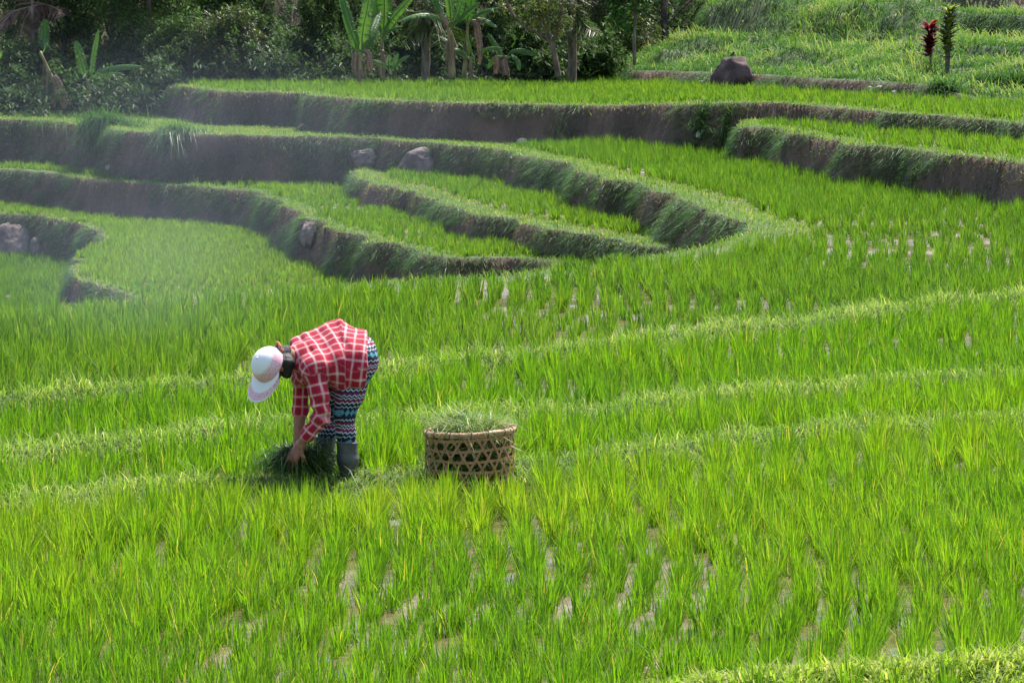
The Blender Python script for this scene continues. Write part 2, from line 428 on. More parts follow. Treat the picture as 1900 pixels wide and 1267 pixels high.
def rice(name, own, ylo, yhi, sx, sy, nb, ht, wd, mat, label, nseg=2, margin=.45, tint0=.5, spread=.26, rot=.06, cut=None, tb=.02):
    xm = .168 * yhi + 2.6
    gx, gy = np.meshgrid(np.arange(-xm, xm, sx), np.arange(ylo, yhi, sy))
    p = np.stack([gx.ravel(), gy.ravel()], 1)
    p = p + rng.normal(0, 1, p.shape) * [sx * .13, sy * .2]
    p[:, 0] += (p[:, 1] - ylo) * rot + .12 * np.sin(p[:, 1] * .8) + .14 * (fbm(p[:, 0] * .3, p[:, 1] * .5) - .5)
    p = p[(np.abs(p[:, 0]) < .168 * p[:, 1] + 2.4)]
    z, o, d, b = lookup(p)
    m = (o == own) & (d > margin) & (b > .24) & in_view(p, 600)
    if cut is not None: m &= cut(p)
    for ex, ey, er in EXCL: m &= ((p[:, 0] - ex) ** 2 + (p[:, 1] - ey) ** 2) > er * er
    p, z = p[m], z[m]
    px, py = to_px(np.column_stack([p, z]))
    thin = 1.1 * blob(px, py, 1700, 455, 250, 36) + .95 * blob(px, py, 1060, 612, 250, 48) + .32 * blob(px, py, 1500, 1100, 420, 110) \
        + 0.28 * blob(px, py, 620, 1190, 170, 130) + .35 * blob(px, py, 300, 1230, 250, 80) + .3 * blob(px, py, 1150, 1000, 300, 60) + .34 * blob(px, py, 700, 1240, 140, 60)
    thin = thin + .45 * sstep(.64, .78, fbm(p[:, 0] * .9 + 11, p[:, 1] * .5 + 4, 3)) * (p[:, 1] < 35)
    big = fbm(p[:, 0] * .45, p[:, 1] * .45)
    n = len(p)
    vig = np.clip(rng.normal(1, .16, n) * (.72 + .56 * big), .5, 1.5) * (1 - .22 * np.clip(thin, 0, 1))
    keep = rng.random(n) > .06 + .22 * np.clip(thin, 0, 1)
    p, z, vig, thin, big = p[keep], z[keep], vig[keep], thin[keep], big[keep]
    n = len(p)
    cnt = np.maximum(5, (nb * vig * (1 - .55 * np.clip(thin, 0, 1)) * rng.uniform(.75, 1.25, n))).astype(int)
    ti = np.repeat(np.arange(n), cnt); N = len(ti)
    rad = (sx * .24 * (1 - .35 * np.clip(thin, 0, 1)))[ti] * np.sqrt(rng.random(N)); an = rng.random(N) * 2 * np.pi
    base = np.column_stack([p[ti, 0] + rad * np.cos(an), p[ti, 1] + rad * np.sin(an), z[ti] - .02])
    cl_ = np.ones(n)
    for ex, ey, rx, ry, am in SHORT: cl_ = np.minimum(cl_, 1 - am * np.exp(-((p[:, 0] - ex) / rx) ** 2 - ((p[:, 1] - ey) / ry) ** 2))
    vig = vig * cl_
    s = np.abs(rng.normal(0, spread, N)) * (1 - .3 * np.clip(thin, 0, 1))[ti]
    a2 = an + rng.normal(0, .9, N)
    dr = norm(np.column_stack([np.cos(a2) * s, np.sin(a2) * s, np.ones(N)]))
    L = ht * vig[ti] * rng.uniform(.55, 1.18, N)
    tint = tint0 + rng.normal(0, .13, N) + rng.normal(0, .07, n)[ti] + (big[ti] - .5) * .5
    dead = rng.random(N) < tb
    tint = np.where(dead, .97, np.clip(tint, 0, .86))
    V = blades(base, dr, L, wd * rng.uniform(.7, 1.25, N), rng.uniform(.02, .60, N) ** 1.7 + .03, tint, nseg)
    ob = pack(name, [V], mat)
    return tag(ob, label, "rice", kind="stuff")
def strip_grass(name, own, lo, hi, dens, ht, wd, mat, label, ymin=30, ymax=95, tint0=.6, droop=.6, extra=None, cat="grass"):
    """short grass along the lip of one terrace"""
    m = (GO == own) & (GD > lo) & (GD < hi) & (gp[:, 1] > ymin) & (gp[:, 1] < ymax)
    if extra is not None: m |= extra
    c = gp[m]
    c = c[in_view(c)]
    yi = np.clip(np.searchsorted(YS, c[:, 1]), 1, len(YS) - 1)
    ca = (YS[yi] - YS[yi - 1]) * (2 * XW[yi] / (NS - 1))
    k = rng.poisson(dens * ca); ii = np.repeat(np.arange(len(c)), k); N = len(ii)
    p = c[ii] + (rng.random((N, 2)) - .5) * np.column_stack([2 * XW[yi] / (NS - 1), YS[yi] - YS[yi - 1]])[ii] * 1.1
    z, o, d, b = lookup(p)
    clump = fbm(p[:, 0] * 2.2, p[:, 1] * 2.2)
    L = ht * rng.uniform(.5, 1.3, N) * (.45 + 1.1 * clump)
    t = tint0 + rng.normal(0, .14, N) + (clump - .5) * .4
    t = np.where(rng.random(N) < .05, 1, np.clip(t, 0, .95))
    V = blades(np.column_stack([p, z - .01]), cone_dirs(N, .45), L, wd * rng.uniform(.7, 1.3, N), droop * rng.uniform(.4, 1.3, N), t, 2)
    return tag(pack(name, [V], mat), label, cat, kind="stuff")
# steep faces
fa = TV[quads[:, 0]]; fb_ = TV[quads[:, 1]]; fc = TV[quads[:, 2]]; fd = TV[quads[:, 3]]
FN = np.cross(fc - fa, fd - fb_); FA = np.linalg.norm(FN, axis=1) * .5; FN = norm(FN)
FO = GO[quads].max(1); FC = (fa + fb_ + fc + fd) / 4
FV = in_view(FC[:, :2], 330)
def bank_grass(name, own, dens, ht, wd, label, green=.5, lowY=0, hiY=95, mat=None, nzmax=.82, tshift=0.0, nscale=.9, cat="grass"):
    m = (FO == own) & (FN[:, 2] < nzmax) & (FC[:, 1] > lowY) & (FC[:, 1] < hiY) & FV
    f = np.nonzero(m)[0]
    k = rng.poisson(dens * FA[f]); f = np.repeat(f, k); N = len(f)
    u, v = rng.random(N)[:, None], rng.random(N)[:, None]
    p = (fa[f] * (1 - u) + fb_[f] * u) * (1 - v) + (fd[f] * (1 - u) + fc[f] * u) * v
    nr = FN[f]
    patch = fbm(p[:, 0] * nscale, p[:, 1] * .4 + p[:, 2] * 1.6, 3)
    fine = fbm(p[:, 0] * 4, p[:, 1] * 2 + p[:, 2] * 5, 2)
    gd = lookup(p[:, :2] + nr[:, :2] * -.0)[2]
    top = sstep(-.26, -.02, gd)                         # green hangs over from the lip
    g_ = np.clip((patch - .5) * 5 + (fine - .5) * 1.2 + .5 + (green - .5) * 2.2 + top * .28, 0, 1)
    keep = rng.random(N) < .62 + .38 * g_
    p, nr, g_, fine = p[keep], nr[keep], g_[keep], fine[keep]; N = len(p)
    d = norm(nr * .75 + np.array([0, 0, .12]) + rng.normal(0, .32, (N, 3)))
    L = ht * rng.uniform(.4, 1.3, N) * (.5 + .8 * g_) * (.6 + .8 * fine)
    t = np.clip(.08 + .62 * g_ + rng.normal(0, .13, N) + tshift, 0, 1)
    V = blades(p - nr * .01, d, L, wd * rng.uniform(.6, 1.3, N), rng.uniform(.5, 1.25, N), t, 2)
    return tag(pack(name, [V], mat or G_BANK), label, cat, kind="stuff")
# ------------------------------------------------------------------ rice and grass on the terraces
PB = P(872, 912, .03)                                   # basket
PP = P(642, 910, .03)                                   # worker
EXCL += [(PB[0], PB[1], .36), (PP[0] + .02, PP[1] - .04, .2), (PP[0] - .12, PP[1] + .06, .22), (PP[0] - .3, PP[1] - .1, .26), (PP[0] - .36, PP[1] + .2, .22)]
SHORT += [(PP[0], PP[1] - .70, .40, .65, .55), (PB[0], PB[1] - .85, .4, .7, .22)]
def side_of(i):
    return lambda p: inside(p, pgFront[i])
rice("rice_field", 4, 13.2, 24.5, .205, .125, 60, .250, .0080, G_RICE, "bright young rice in the nearest paddy, planted in rows over wet mud", 3, .4, .58, .22, cut=side_of(2), tb=.03)
rice("rice_field", 4, 19.0, 29.0, .205, .135, 44, .26, .0100, G_RICE, "rice in the narrow paddy just behind the worker and the basket", 3, .4, .50, .20, cut=lambda p: inside(p, pgFront[1]) & ~inside(p, pgFront[2]))
rice("rice_field", 4, 22.0, 36.0, .205, .145, 40, .25, .0110, G_RICE, "rice in the second narrow paddy behind the worker", 2, .4, .46, .20, cut=lambda p: inside(p, pgFront[0]) & ~inside(p, pgFront[1]))
rice("rice_field", 4, 24.0, 70.0, .225, .165, 32, .24, .0145, G_RICE2, "rice in the big flat paddy that curves round behind the bowl of terraces", 2, .75, .50, .22, cut=lambda p: ~inside(p, pgFront[0]))
rice("rice_field", 6, 52, 90, .24, .22, 24, .20, .022, G_RICE2, "rice on the uppermost broad terrace below the banana plants", 2, .35, .62, .3)
rice("rice_field", 5, 46, 66, .24, .22, 26, .20, .02, G_RICE2, "rice on the short middle terrace at the right", 2, .4, .60, .3)
rice("rice_field", 3, 44, 72, .23, .20, 28, .20, .02, G_RICE2, "rice on the wedge shaped terrace inside the bowl", 2, .7, .58, .3)
rice("rice_field", 2, 42, 84, .23, .20, 28, .18, .02, G_RICE2, "rice on the long narrow terrace at the bottom of the wedge terrace wall", 2, .3, .60, .3)
rice("rice_field", 1, 44, 90, .20, .18, 30, .17, .02, G_RICE2, "pale bright rice on the rounded low terrace at the left", 2, .15, .80, .32)
rice("rice_field", 0, 44, 90, .22, .20, 26, .2, .02, G_RICE2, "darker rice in the lowest corner at the left edge", 2, -9, .42, .3)
# lips, bunds and banks
strip_grass("lip_grass", 6, -.08, .4, 420, .10, .016, G_RIM, "short bright grass along the edge of the uppermost terrace", 50, 92, .62, .7)
strip_grass("lip_grass", 5, -.08, .5, 480, .10, .015, G_RIM, "short grass along the edge of the right middle terrace", 44, 68, .60, .7)
strip_grass("lip_grass", 3, -.08, .75, 420, .10, .014, G_RIM, "pale grass along the edge of the wedge terrace", 40, 75, .62, .7)
strip_grass("lip_grass", 2, -.08, .6, 480, .10, .015, G_RIM, "pale grass along the edge of the long narrow terrace", 40, 80, .58, .7)
strip_grass("lip_grass", 1, -.05, .3, 480, .10, .015, G_RIM, "yellow green grass on the rounded lip of the low left terrace", 40, 80, .72, .7)
far_rim = (GO == 4) & (gp[:, 1] > 62) & (gp[:, 0] < .5)   # the grassy ledge at the foot of the tallest bank
strip_grass("lip_grass", 4, -.1, .8, 420, .12, .012, G_RIM, "pale trampled grass on the rim that curls round the bowl", 30, 95, .58, .8, extra=far_rim)
m_b = (GO == 4) & (GB < .30) & (gp[:, 1] < 40) & (np.hypot(gp[:, 0] - PP[0] + .15, gp[:, 1] - PP[1] + .2) > .75)
m_p = (GO == 4) & ((np.hypot(gp[:, 0] - PP[0] + .15, gp[:, 1] - PP[1] + .2) < .95) | (np.hypot(gp[:, 0] - PB[0], gp[:, 1] - PB[1]) < .65))
strip_grass("trodden_grass", 99, 0, 0, 2600, .09, .008, G_RIM, "short trodden grass around the worker and the basket", 0, 0, .6, .8, extra=m_p)
strip_grass("bund_grass", 99, 0, 0, 1900, .185, .0085, G_BUND, "pale weedy grass on the low bunds between the near paddies", 0, 0, .66, .85, extra=m_b & (gp[:, 1] > 17.6))
strip_grass("bund_grass", 99, 0, 0, 3600, .10, .011, G_LIME, "lime green broad leaved grass on the bund at the bottom right corner", 0, 0, .70, .7, extra=(GO == 4) & (gp[:, 1] < 17.6) & ((GB < .75) | (inside(gp, np.vstack([BUNDS[3], [[30, 8]], [[0, 8]]])))))
bank_grass("bank_grass", 6, 900, .11, .013, "dry and green grass patches on the tall bank of the uppermost terrace", .44)
bank_grass("bank_grass", 5, 900, .10, .012, "brown stubbly grass on the bank of the right middle terrace", .36)
bank_grass("bank_grass", 4, 900, .12, .012, "dark grass hanging on the bank inside the curling rim", .58, 30)
bank_grass("bank_grass", 3, 900, .12, .012, "dark green grass hanging on the wedge terrace bank", .64)
bank_grass("bank_grass", 2, 900, .11, .013, "mixed brown and green grass on the bank above the low left field", .54)
bank_grass("bank_grass", 1, 900, .11, .013, "dark grass on the short bank of the low left field", .55)
bank_grass("bank_grass", 7, 700, .16, .016, "grass hanging over the eroded earth edge below the hillside", .52, nzmax=.62)
# hillside
m = (GO == 7) & (GD > .25) & (gp[:, 1] < 100) & in_view(gp)
c = gp[m]; yi = np.clip(np.searchsorted(YS, c[:, 1]), 1, len(YS) - 1)
ca = (YS[yi] - YS[yi - 1]) * (2 * XW[yi] / (NS - 1))
k = rng.poisson(np.where(GD[m] < 9.5, 190, 90) * ca); ii = np.repeat(np.arange(len(c)), k); N = len(ii)
p = c[ii] + rng.normal(0, .05, (N, 2)); z, o, d, b = lookup(p)
cl = fbm(p[:, 0] * 1.1, p[:, 1] * 1.1, 3)
hz = lookup(p + [0, -.35])[0]; steep = np.clip((z - hz) / .35, 0, 1.2)
L = np.where(d > 9.5, .14, .16 + .9 * np.clip(cl - .42, 0, 1)) * rng.uniform(.6, 1.4, N)
t = np.clip(.50 + (cl - .5) * 2.2 - .60 * steep * (d < 9.5) + rng.normal(0, .16, N) + np.where(d > 9.5, .2, 0), 0, .95); t = np.where(rng.random(N) < .03, 1, t)  # steep slopes tinted darker: their backlit shade is put into the blade colour
lean = cone_dirs(N, .5) + np.array([-.12, -.25, 0]) + np.outer(steep, [0, -.7, -.1])
tag(pack("hillside_grass", [blades(np.column_stack([p, z]), norm(lean), L, .022 * rng.uniform(.6, 1.3, N), rng.uniform(.4, 1.2, N), t, 3)], G_LONG),
    "long rough grass covering the hillside behind the boulder", "grass", kind="stuff")
# ------------------------------------------------------------------ signed distance modelling for the worker
def surface_nets(F, org, h):
    """closed surface of F < 0 on a regular grid"""
    s = F < 0
    nx, ny, nz = F.shape
    cs = [(i, j, k) for i in (0, 1) for j in (0, 1) for k in (0, 1)]
    cnt = np.zeros((nx - 1, ny - 1, nz - 1), np.int8)
    for i, j, k in cs: cnt += s[i:nx - 1 + i, j:ny - 1 + j, k:nz - 1 + k]
    act = (cnt > 0) & (cnt < 8)
    ci = np.argwhere(act); vid = np.full(act.shape, -1, np.int64); vid[act] = np.arange(len(ci))
    acc = np.zeros((len(ci), 3)); num = np.zeros(len(ci))
    for a in range(8):
        for b in range(a + 1, 8):
            ca, cb = np.array(cs[a]), np.array(cs[b])
            if np.abs(ca - cb).sum() != 1: continue
            fa_ = F[tuple((ci + ca).T)]; fb = F[tuple((ci + cb).T)]
            m = (fa_ < 0) != (fb < 0)
            t = np.where(m, fa_ / np.where(m, fa_ - fb, 1), 0)
            acc[m] += (ca + t[:, None] * (cb - ca))[m]; num += m
    V = (ci + acc / num[:, None]) * h + org
    Q = []
    for ax in range(3):
        o1, o2 = [(1, 2), (2, 0), (0, 1)][ax]
        sl = [slice(None)] * 3; sl2 = [slice(None)] * 3
        sl[ax] = slice(0, -1); sl2[ax] = slice(1, None)
        A, B = s[tuple(sl)], s[tuple(sl2)]
        e = np.argwhere(A != B)
        e = e[(e[:, o1] > 0) & (e[:, o2] > 0) & (e[:, o1] < F.shape[o1] - 1) & (e[:, o2] < F.shape[o2] - 1)]
        d1 = np.zeros(3, int); d1[o1] = 1; d2 = np.zeros(3, int); d2[o2] = 1
        q = np.stack([vid[tuple((e - d1 - d2).T)], vid[tuple((e - d2).T)], vid[tuple(e.T)], vid[tuple((e - d1).T)]], 1)
        fl = ~A[tuple(e.T)]
        q[fl] = q[fl][:, ::-1]
        Q.append(q)
    return V, np.concatenate(Q)
class SDF:
    def __init__(s, lo, hi, h):
        s.org = np.array(lo, float); s.h = h
        n = np.ceil((np.array(hi) - s.org) / h).astype(int) + 1
        s.ax = [s.org[i] + np.arange(n[i]) * h for i in range(3)]
        s.F = np.full(n, 9.0, np.float32)
    def _box(s, lo, hi):
        sl = []
        for i in range(3):
            a = max(0, int((lo[i] - s.org[i]) / s.h)); b = min(s.F.shape[i], int((hi[i] - s.org[i]) / s.h) + 2)
            sl.append(slice(a, max(a, b)))
        G = np.meshgrid(*[s.ax[i][sl[i]] for i in range(3)], indexing='ij')
        return tuple(sl), np.stack(G, -1)
    def put(s, fn, lo, hi, k):
        pad = .05 + 2 * k
        sl, X = s._box(np.array(lo) - pad, np.array(hi) + pad)
        if X.size == 0: return
        d = fn(X).astype(np.float32); f = s.F[sl]
        if k > 0:
            hh = np.clip(.5 + .5 * (f - d) / k, 0, 1)
            s.F[sl] = np.where(np.abs(f - d) < k, f * (1 - hh) + d * hh - k * hh * (1 - hh), np.minimum(f, d))
        else: s.F[sl] = np.minimum(f, d)
    def bone(s, a, b, ra, rb, k=.02):
        a, b = np.asarray(a, float), np.asarray(b, float)
        def fn(X):
            v = b - a; t = np.clip(((X - a) @ v) / (v @ v + 1e-12), 0, 1)
            return np.linalg.norm(X - a - t[..., None] * v, axis=-1) - (ra + (rb - ra) * t)
        R = max(ra, rb)
        s.put(fn, np.minimum(a, b) - R, np.maximum(a, b) + R, k)
    def chain(s, pts, rs, k=.02):
        for i in range(len(pts) - 1): s.bone(pts[i], pts[i + 1], rs[i], rs[i + 1], k)
    def ell(s, c, R, rad, k=.02):
        c = np.asarray(c, float); R = np.asarray(R, float); rad = np.asarray(rad, float)
        def fn(X):
            q = (X - c) @ R.T / rad
            l = np.linalg.norm(q, axis=-1)
            return (l - 1) * rad.min() * np.clip(l, .6, 1.4)
        m = rad.max(); s.put(fn, c - m, c + m, k)
    def cut(s, pt, n, soft=0):                        # keep the side the normal points away from
        X = np.stack(np.meshgrid(*s.ax, indexing='ij'), -1)
        s.F = np.maximum(s.F, ((X - pt) @ norm(n)).astype(np.float32))
    def mesh(s): return surface_nets(s.F, s.org, s.h)

PY = float(P(642, 910, .03)[1])
def J(px, py, dy=0.0): return PD(px, py, PY + dy)      # a joint of the worker, from the photo and a depth
# joints; the worker faces left and a little towards us, so her left side is the near one
pel, hipN, hipF = J(664, 668, 0), J(661, 690, -.07), J(640, 692, .09)
kneeN, kneeF = J(639, 768, -.10), J(611, 770, .08)
ankN, ankF = J(648, 885, -.08), J(602, 877, .10)
toeN, toeF = J(622, 902, -.14), J(578, 893, .03)
shF, shN = J(562, 644, .04), J(580, 686, -.20)
waF, waN = J(625, 626, .10), J(636, 672, -.08)
elbN, wriN, palmN = J(598, 772, -.24), J(557, 825, -.20), J(547, 843, -.19)
elbF, wriF, palmF = J(557, 755, .00), J(553, 822, -.05), J(552, 842, -.07)
neckb, headc = J(541, 664, -.12), J(501, 677, -.19)
hu = norm([-.50, -.62, .40])                           # crown of the head points left, towards us
hf = np.array([-.42, -.20, -.89]); hf = norm(hf - hu * (hf @ hu))   # the face looks down
hs = np.cross(hu, hf)
HR = np.stack([hs, hf, hu])
def hd(s_, f_, u_): return headc + hs * s_ + hf * f_ + hu * u_

def hand(S, wri, palm, fore, back, thumb_side, big=1.0, curl=.55):
    """palm, four fingers with two bends each and a thumb, closing on what is held"""
    f = norm(fore); bk = norm(back - f * (np.asarray(back) @ f)); sd = np.cross(f, bk) * thumb_side
    kn = palm + f * .03 * big
    for o_ in (-.026, -.009, .009, .026):
        S.bone(wri + sd * o_ * .6, kn + sd * o_ * big, .019, .0150, .012)
    for o_, ln in ((.030, .9), (.0105, 1.0), (-.0105, .94), (-.030, .76)):
        a = kn + sd * o_ * big; ln = ln * big
        d1 = norm(f * .9 - bk * .35 + sd * o_ * 11); b = a + d1 * .038 * ln
        d2 = norm(f * (1 - curl) - bk * (.2 + .9 * curl) + sd * o_ * 8); c = b + d2 * .026 * ln
        d3 = norm(f * (.9 - 1.3 * curl) - bk * .75); e = c + d3 * .02 * ln
        S.chain([a, b, c, e], [.0098, .0090, .0084, .0072], .004)
    a = wri + (palm - wri) * .55 + sd * .03
    b = a + norm(f * .6 + sd * .75 - bk * .3) * .036; c = b + norm(f * .9 + sd * .1 - bk * .5) * .028
    S.chain([wri + sd * .012, a, b, c], [.017, .014, .0108, .0082], .008)

lo, hi = J(445, 925, -.5), J(715, 588, .4)
lo, hi = np.minimum(lo, hi) - .03, np.maximum(lo, hi) + .03
lo[1], hi[1] = PY - .42, PY + .32
# --- body: one continuous skin
B = SDF(lo, hi, .0068)
B.chain([shF, waF, J(660, 642, .07)], [.055, .065, .075], .06)
B.chain([shN, waN, J(664, 670, -.06)], [.055, .07, .08], .06)
B.chain([J(568, 668, -.08), J(630, 650, 0), pel], [.085, .09, .09], .05)
for a, b, c, d in ((hipN, kneeN, ankN, toeN), (hipF, kneeF, ankF, toeF)):
    B.chain([a, b, c], [.078, .046, .034], .03); B.bone(b + (c - b) * .3, b + (c - b) * .5, .05, .045, .03)
    B.bone(c + [0, 0, -.02], d, .032, .024, .02)
B.chain([shN, elbN, wriN], [.048, .036, .024], .02)
B.bone(elbN + (wriN - elbN) * .25, wriN, .035, .024, .015)
B.chain([shF, elbF, wriF], [.048, .036, .024], .02)
B.bone(elbF + (wriF - elbF) * .25, wriF, .035, .024, .015)
hand(B, wriN, palmN, [-.42, -.12, -.85], [-.55, -.80, .25], -1, big=1.16, curl=.25)
hand(B, wriF, palmF, norm(palmF - wriF) * .6 + np.array([-.1, -.2, -.5]), [-.7, .2, .4], -1)
B.chain([J(572, 660, -.08), neckb, hd(0, -.03, -.06)], [.07, .055, .052], .03)
B.ell(hd(0, 0, .015), HR, [.074, .092, .098], .03)     # skull
B.bone(hd(0, .035, -.06), hd(0, .062, -.098), .055, .026, .03)   # jaw and chin
B.bone(hd(0, .088, -.005), hd(0, .104, -.032), .010, .013, .012)  # nose
for q in (-1, 1):
    B.ell(hd(.076 * q, -.005, -.02), HR, [.010, .018, .030], .006)  # ears
    B.bone(hd(.03 * q, .080, .012), hd(.044 * q, .072, .010), .012, .010, .010)   # brow
    B.bone(hd(.036 * q, .066, -.035), hd(.05 * q, .045, -.04), .02, .018, .02)  # cheek
    B.bone(hd(.033 * q, .079, -.002), hd(.035 * q, .079, -.003), .011, .011, .003)  # eye lids
B.bone(hd(-.018, .082, -.062), hd(.018, .082, -.062), .008, .008, .006)   # lips
B.bone(hd(-.013, .080, -.073), hd(.013, .080, -.073), .008, .008, .004)
V, Q = B.mesh()
n = NT("skin"); nz = n.noise(35, 4); b = n.bsdf(n.ramp(nz, [(.3, (.24, .092, .050)), (.7, (.36, .155, .09))]), .5, .4)
b.inputs["Subsurface Weight"].default_value = .08; b.inputs["Subsurface Radius"].default_value = (.01, .004, .002)
n.ln(n.bump(n.noise(160, 2), .0015, .6), b.inputs["Normal"]); M_SKIN = n.done(b.outputs[0])
FEET = P(642, 910, .03)
person = link("person", mesh_np("person", V - FEET, [Q]), M_SKIN)
person.location = FEET
tag(person, "person in red checked shirt and white sun cap bending down to gather grass", "person")

# --- shirt
S = SDF(lo, hi, .0075)
S.chain([shF, waF, J(662, 641, .07), J(705, 664, .06)], [.082, .094, .092, .092], .06)
S.chain([shN + [.01, 0, .01], waN, J(668, 672, -.07), J(708, 674, -.07)], [.088, .112, .118, .118], .06)
S.chain([J(566, 664, -.08), J(630, 650, 0), J(700, 652, 0)], [.095, .105, .105], .06)
S.chain([J(600, 684, -.10), J(640, 692, -.09), J(700, 688, -.08)], [.075, .108, .105], .05)   # loose hanging front
S.chain([J(612, 690, .0), J(650, 690, .05), J(690, 690, .05)], [.07, .095, .10], .05)
S.chain([J(585, 662, -.06), J(556, 664, -.09), J(538, 664, -.11)], [.085, .075, .064], .04)   # yoke and collar
S.chain([shN, J(592, 730, -.23), elbN, elbN + (wriN - elbN) * .66], [.072, .058, .053, .047], .035)
S.chain([shF, J(559, 700, .03), elbF + [0, 0, -.02], elbF + (wriF - elbF) * .18], [.07, .052, .046, .042], .03)
S.chain([J(556, 676, -.13), J(566, 700, -.12), J(552, 705, -.06)], [.045, .04, .04], .02)       # collar fall
pa, pb = J(604, 727, 0), J(683, 711, 0)
S.cut((pa + pb) / 2, np.cross(pb - pa, [0, 1, 0]) * (1 if np.cross(pb - pa, [0, 1, 0])[2] < 0 else -1)) if False else None
X = np.stack(np.meshgrid(*S.ax, indexing='ij'), -1)
# hem: bottom of the loose front, and the back hem across the seat
legside = X[..., 0] > elbN[0] + .05
nb = np.cross(pb - pa, [0, 1, 0]); nb = nb / np.linalg.norm(nb); nb = -nb if nb[2] > 0 else nb
d_h = ((X - pa) @ nb)
S.F = np.where(legside, np.maximum(S.F, d_h), S.F).astype(np.float32)
ha = J(681, 640, 0)
S.F = np.maximum(S.F, ((X - ha) @ norm([1, .06, -.04])).astype(np.float32))
nk = norm(J(530, 667, -.14) - J(575, 662, -.08))
S.F = np.where(np.linalg.norm(X - neckb, axis=-1) < .13, np.maximum(S.F, ((X - J(536, 666, -.12)) @ nk)), S.F).astype(np.float32)
# folds in the cloth
xx, zz, yy = X[..., 0], X[..., 2], X[..., 1]
fold = .0075 * np.sin((xx * .8 + zz * .55) * 62 + 3 * fbm(xx * 9, zz * 9, 2)) * sstep(.4, .75, fbm(xx * 6 + 3, zz * 6 + yy * 4, 2)) \
    + .017 * (fbm(xx * 11 + yy * 7, zz * 11 - yy * 5, 3) - .5)
arm_f = .0095 * np.sin(((X - shN) @ norm(wriN - shN)) * 95 + 5 * fbm(xx * 10, zz * 10, 2)) * sstep(.16, .05, np.linalg.norm(X - elbN, axis=-1))
S.F = (S.F + fold + arm_f).astype(np.float32)
V, Q = S.mesh()
def near_chain(V, pts):
    best = np.full(len(V), 9.); u = np.zeros(len(V)); acc = 0; off = np.zeros((len(V), 3)); axd = np.zeros((len(V), 3))
    for a, b in zip(pts[:-1], pts[1:]):
        v = b - a; L = np.linalg.norm(v); t = np.clip(((V - a) @ v) / L ** 2, 0, 1); c = a + t[:, None] * v
        d = np.linalg.norm(V - c, axis=1); m = d < best
        best = np.where(m, d, best); u = np.where(m, acc + t * L, u); off[m] = (V - c)[m]; axd[m] = v / L; acc += L
    return best, u, off, axd
spine = [J(515, 668, -.14), J(575, 658, -.07), J(630, 648, 0), J(700, 656, .01)]
dT, uT, oT, aT = near_chain(V, spine)
dA, uA, oA, aA = near_chain(V, [shN + (elbN - shN) * .22, elbN, wriN])
dB, uB, oB, aB = near_chain(V, [shF + (elbF - shF) * .35, elbF, wriF])
backn = norm([-.15, -.62, .76])
def around(o, ax, ref, r):
    e1 = norm(ref - ax * (ax @ ref)[:, None]); e2 = np.cross(ax, e1)
    return np.arctan2((o * e2).sum(1), (o * e1).sum(1)) * r
vT = around(oT, aT, backn, .165); vA = around(oA, aA, np.array([0, -1., 0]), .058); vB = around(oB, aB, np.array([0, -1., 0]), .055)
isA = (dA < np.minimum(dT * .62, dB)) & (dA < .088); isB = (dB < dT * .62) & ~isA & (dB < .075)
Nv = np.zeros_like(V); fn_ = np.cross(V[Q[:, 2]] - V[Q[:, 0]], V[Q[:, 3]] - V[Q[:, 1]])
for c_ in range(4): np.add.at(Nv, Q[:, c_], fn_)
Nv = norm(Nv); latv = norm(np.cross(backn, aT)); bk2 = np.cross(aT, latv)
cb, cl = (Nv * bk2).sum(1), (Nv * latv).sum(1)
vback = (oT * latv).sum(1); vside = (oT * bk2).sum(1) * 1.0 + .4
ca_ = (Nv * aT).sum(1)
drop = np.argmax(np.stack([np.abs(ca_) * .9, np.abs(cb), np.abs(cl) * .8]), 0)
vT = np.where(drop == 2, vside, vback * 1.12); uT = np.where(drop == 0, (oT * bk2).sum(1) + .02, uT)
u = np.where(isA, uA + .02, np.where(isB, uB, uT)); v = np.where(isA, vA + .01, np.where(isB, vB, vT))
n = NT("checked_cloth")
uv = n.attr("cloth", "Vector"); sp = n.new("ShaderNodeSeparateXYZ"); n.ln(uv, sp.inputs[0])
def stripe(c, period, w, off=0.0):                     # soft stripe
    t = n.math('PINGPONG', n.math('ADD', c, off), period / 2)
    mr = n.new("ShaderNodeMapRange"); mr.inputs["From Min"].default_value = w; mr.inputs["From Max"].default_value = w * .35
    n.ln(t, mr.inputs[0]); return mr.outputs[0]
wob = n.math('MULTIPLY_ADD', n.noise(9, 2), .012, -.006)
uu, vv = n.math('ADD', sp.outputs[0], wob), n.math('ADD', sp.outputs[1], wob)
s1, s2 = stripe(uu, .062, .0098, .01), stripe(vv, .062, .0098, .02)
t1, t2 = stripe(uu, .062, .014, .041), stripe(vv, .062, .014, .051)
weave = n.noise(420, 1)
col = n.mix(n.math('MULTIPLY', n.math('MAXIMUM', t1, t2), .45), (.44, .011, .030), (.17, .009, .032))
fade = n.math('MULTIPLY_ADD', n.noise(16, 4), .80, -.02)
col = n.mix(n.math('MULTIPLY', s1, fade), col, (.86, .68, .66))
col = n.mix(n.math('MULTIPLY', s2, fade), col, (.86, .68, .66))
b = n.bsdf(col, .85, .15); b.inputs["Sheen Weight"].default_value = .15
n.ln(n.bump(n.math('ADD', weave, n.math('MULTIPLY', n.noise(28, 3), 3.0)), .002, .8), b.inputs["Normal"])
M_SHIRT = n.done(b.outputs[0])
shirt = link("shirt", mesh_np("shirt", V, [Q], uv2={"cloth": np.column_stack([u, v])}), M_SHIRT, person)
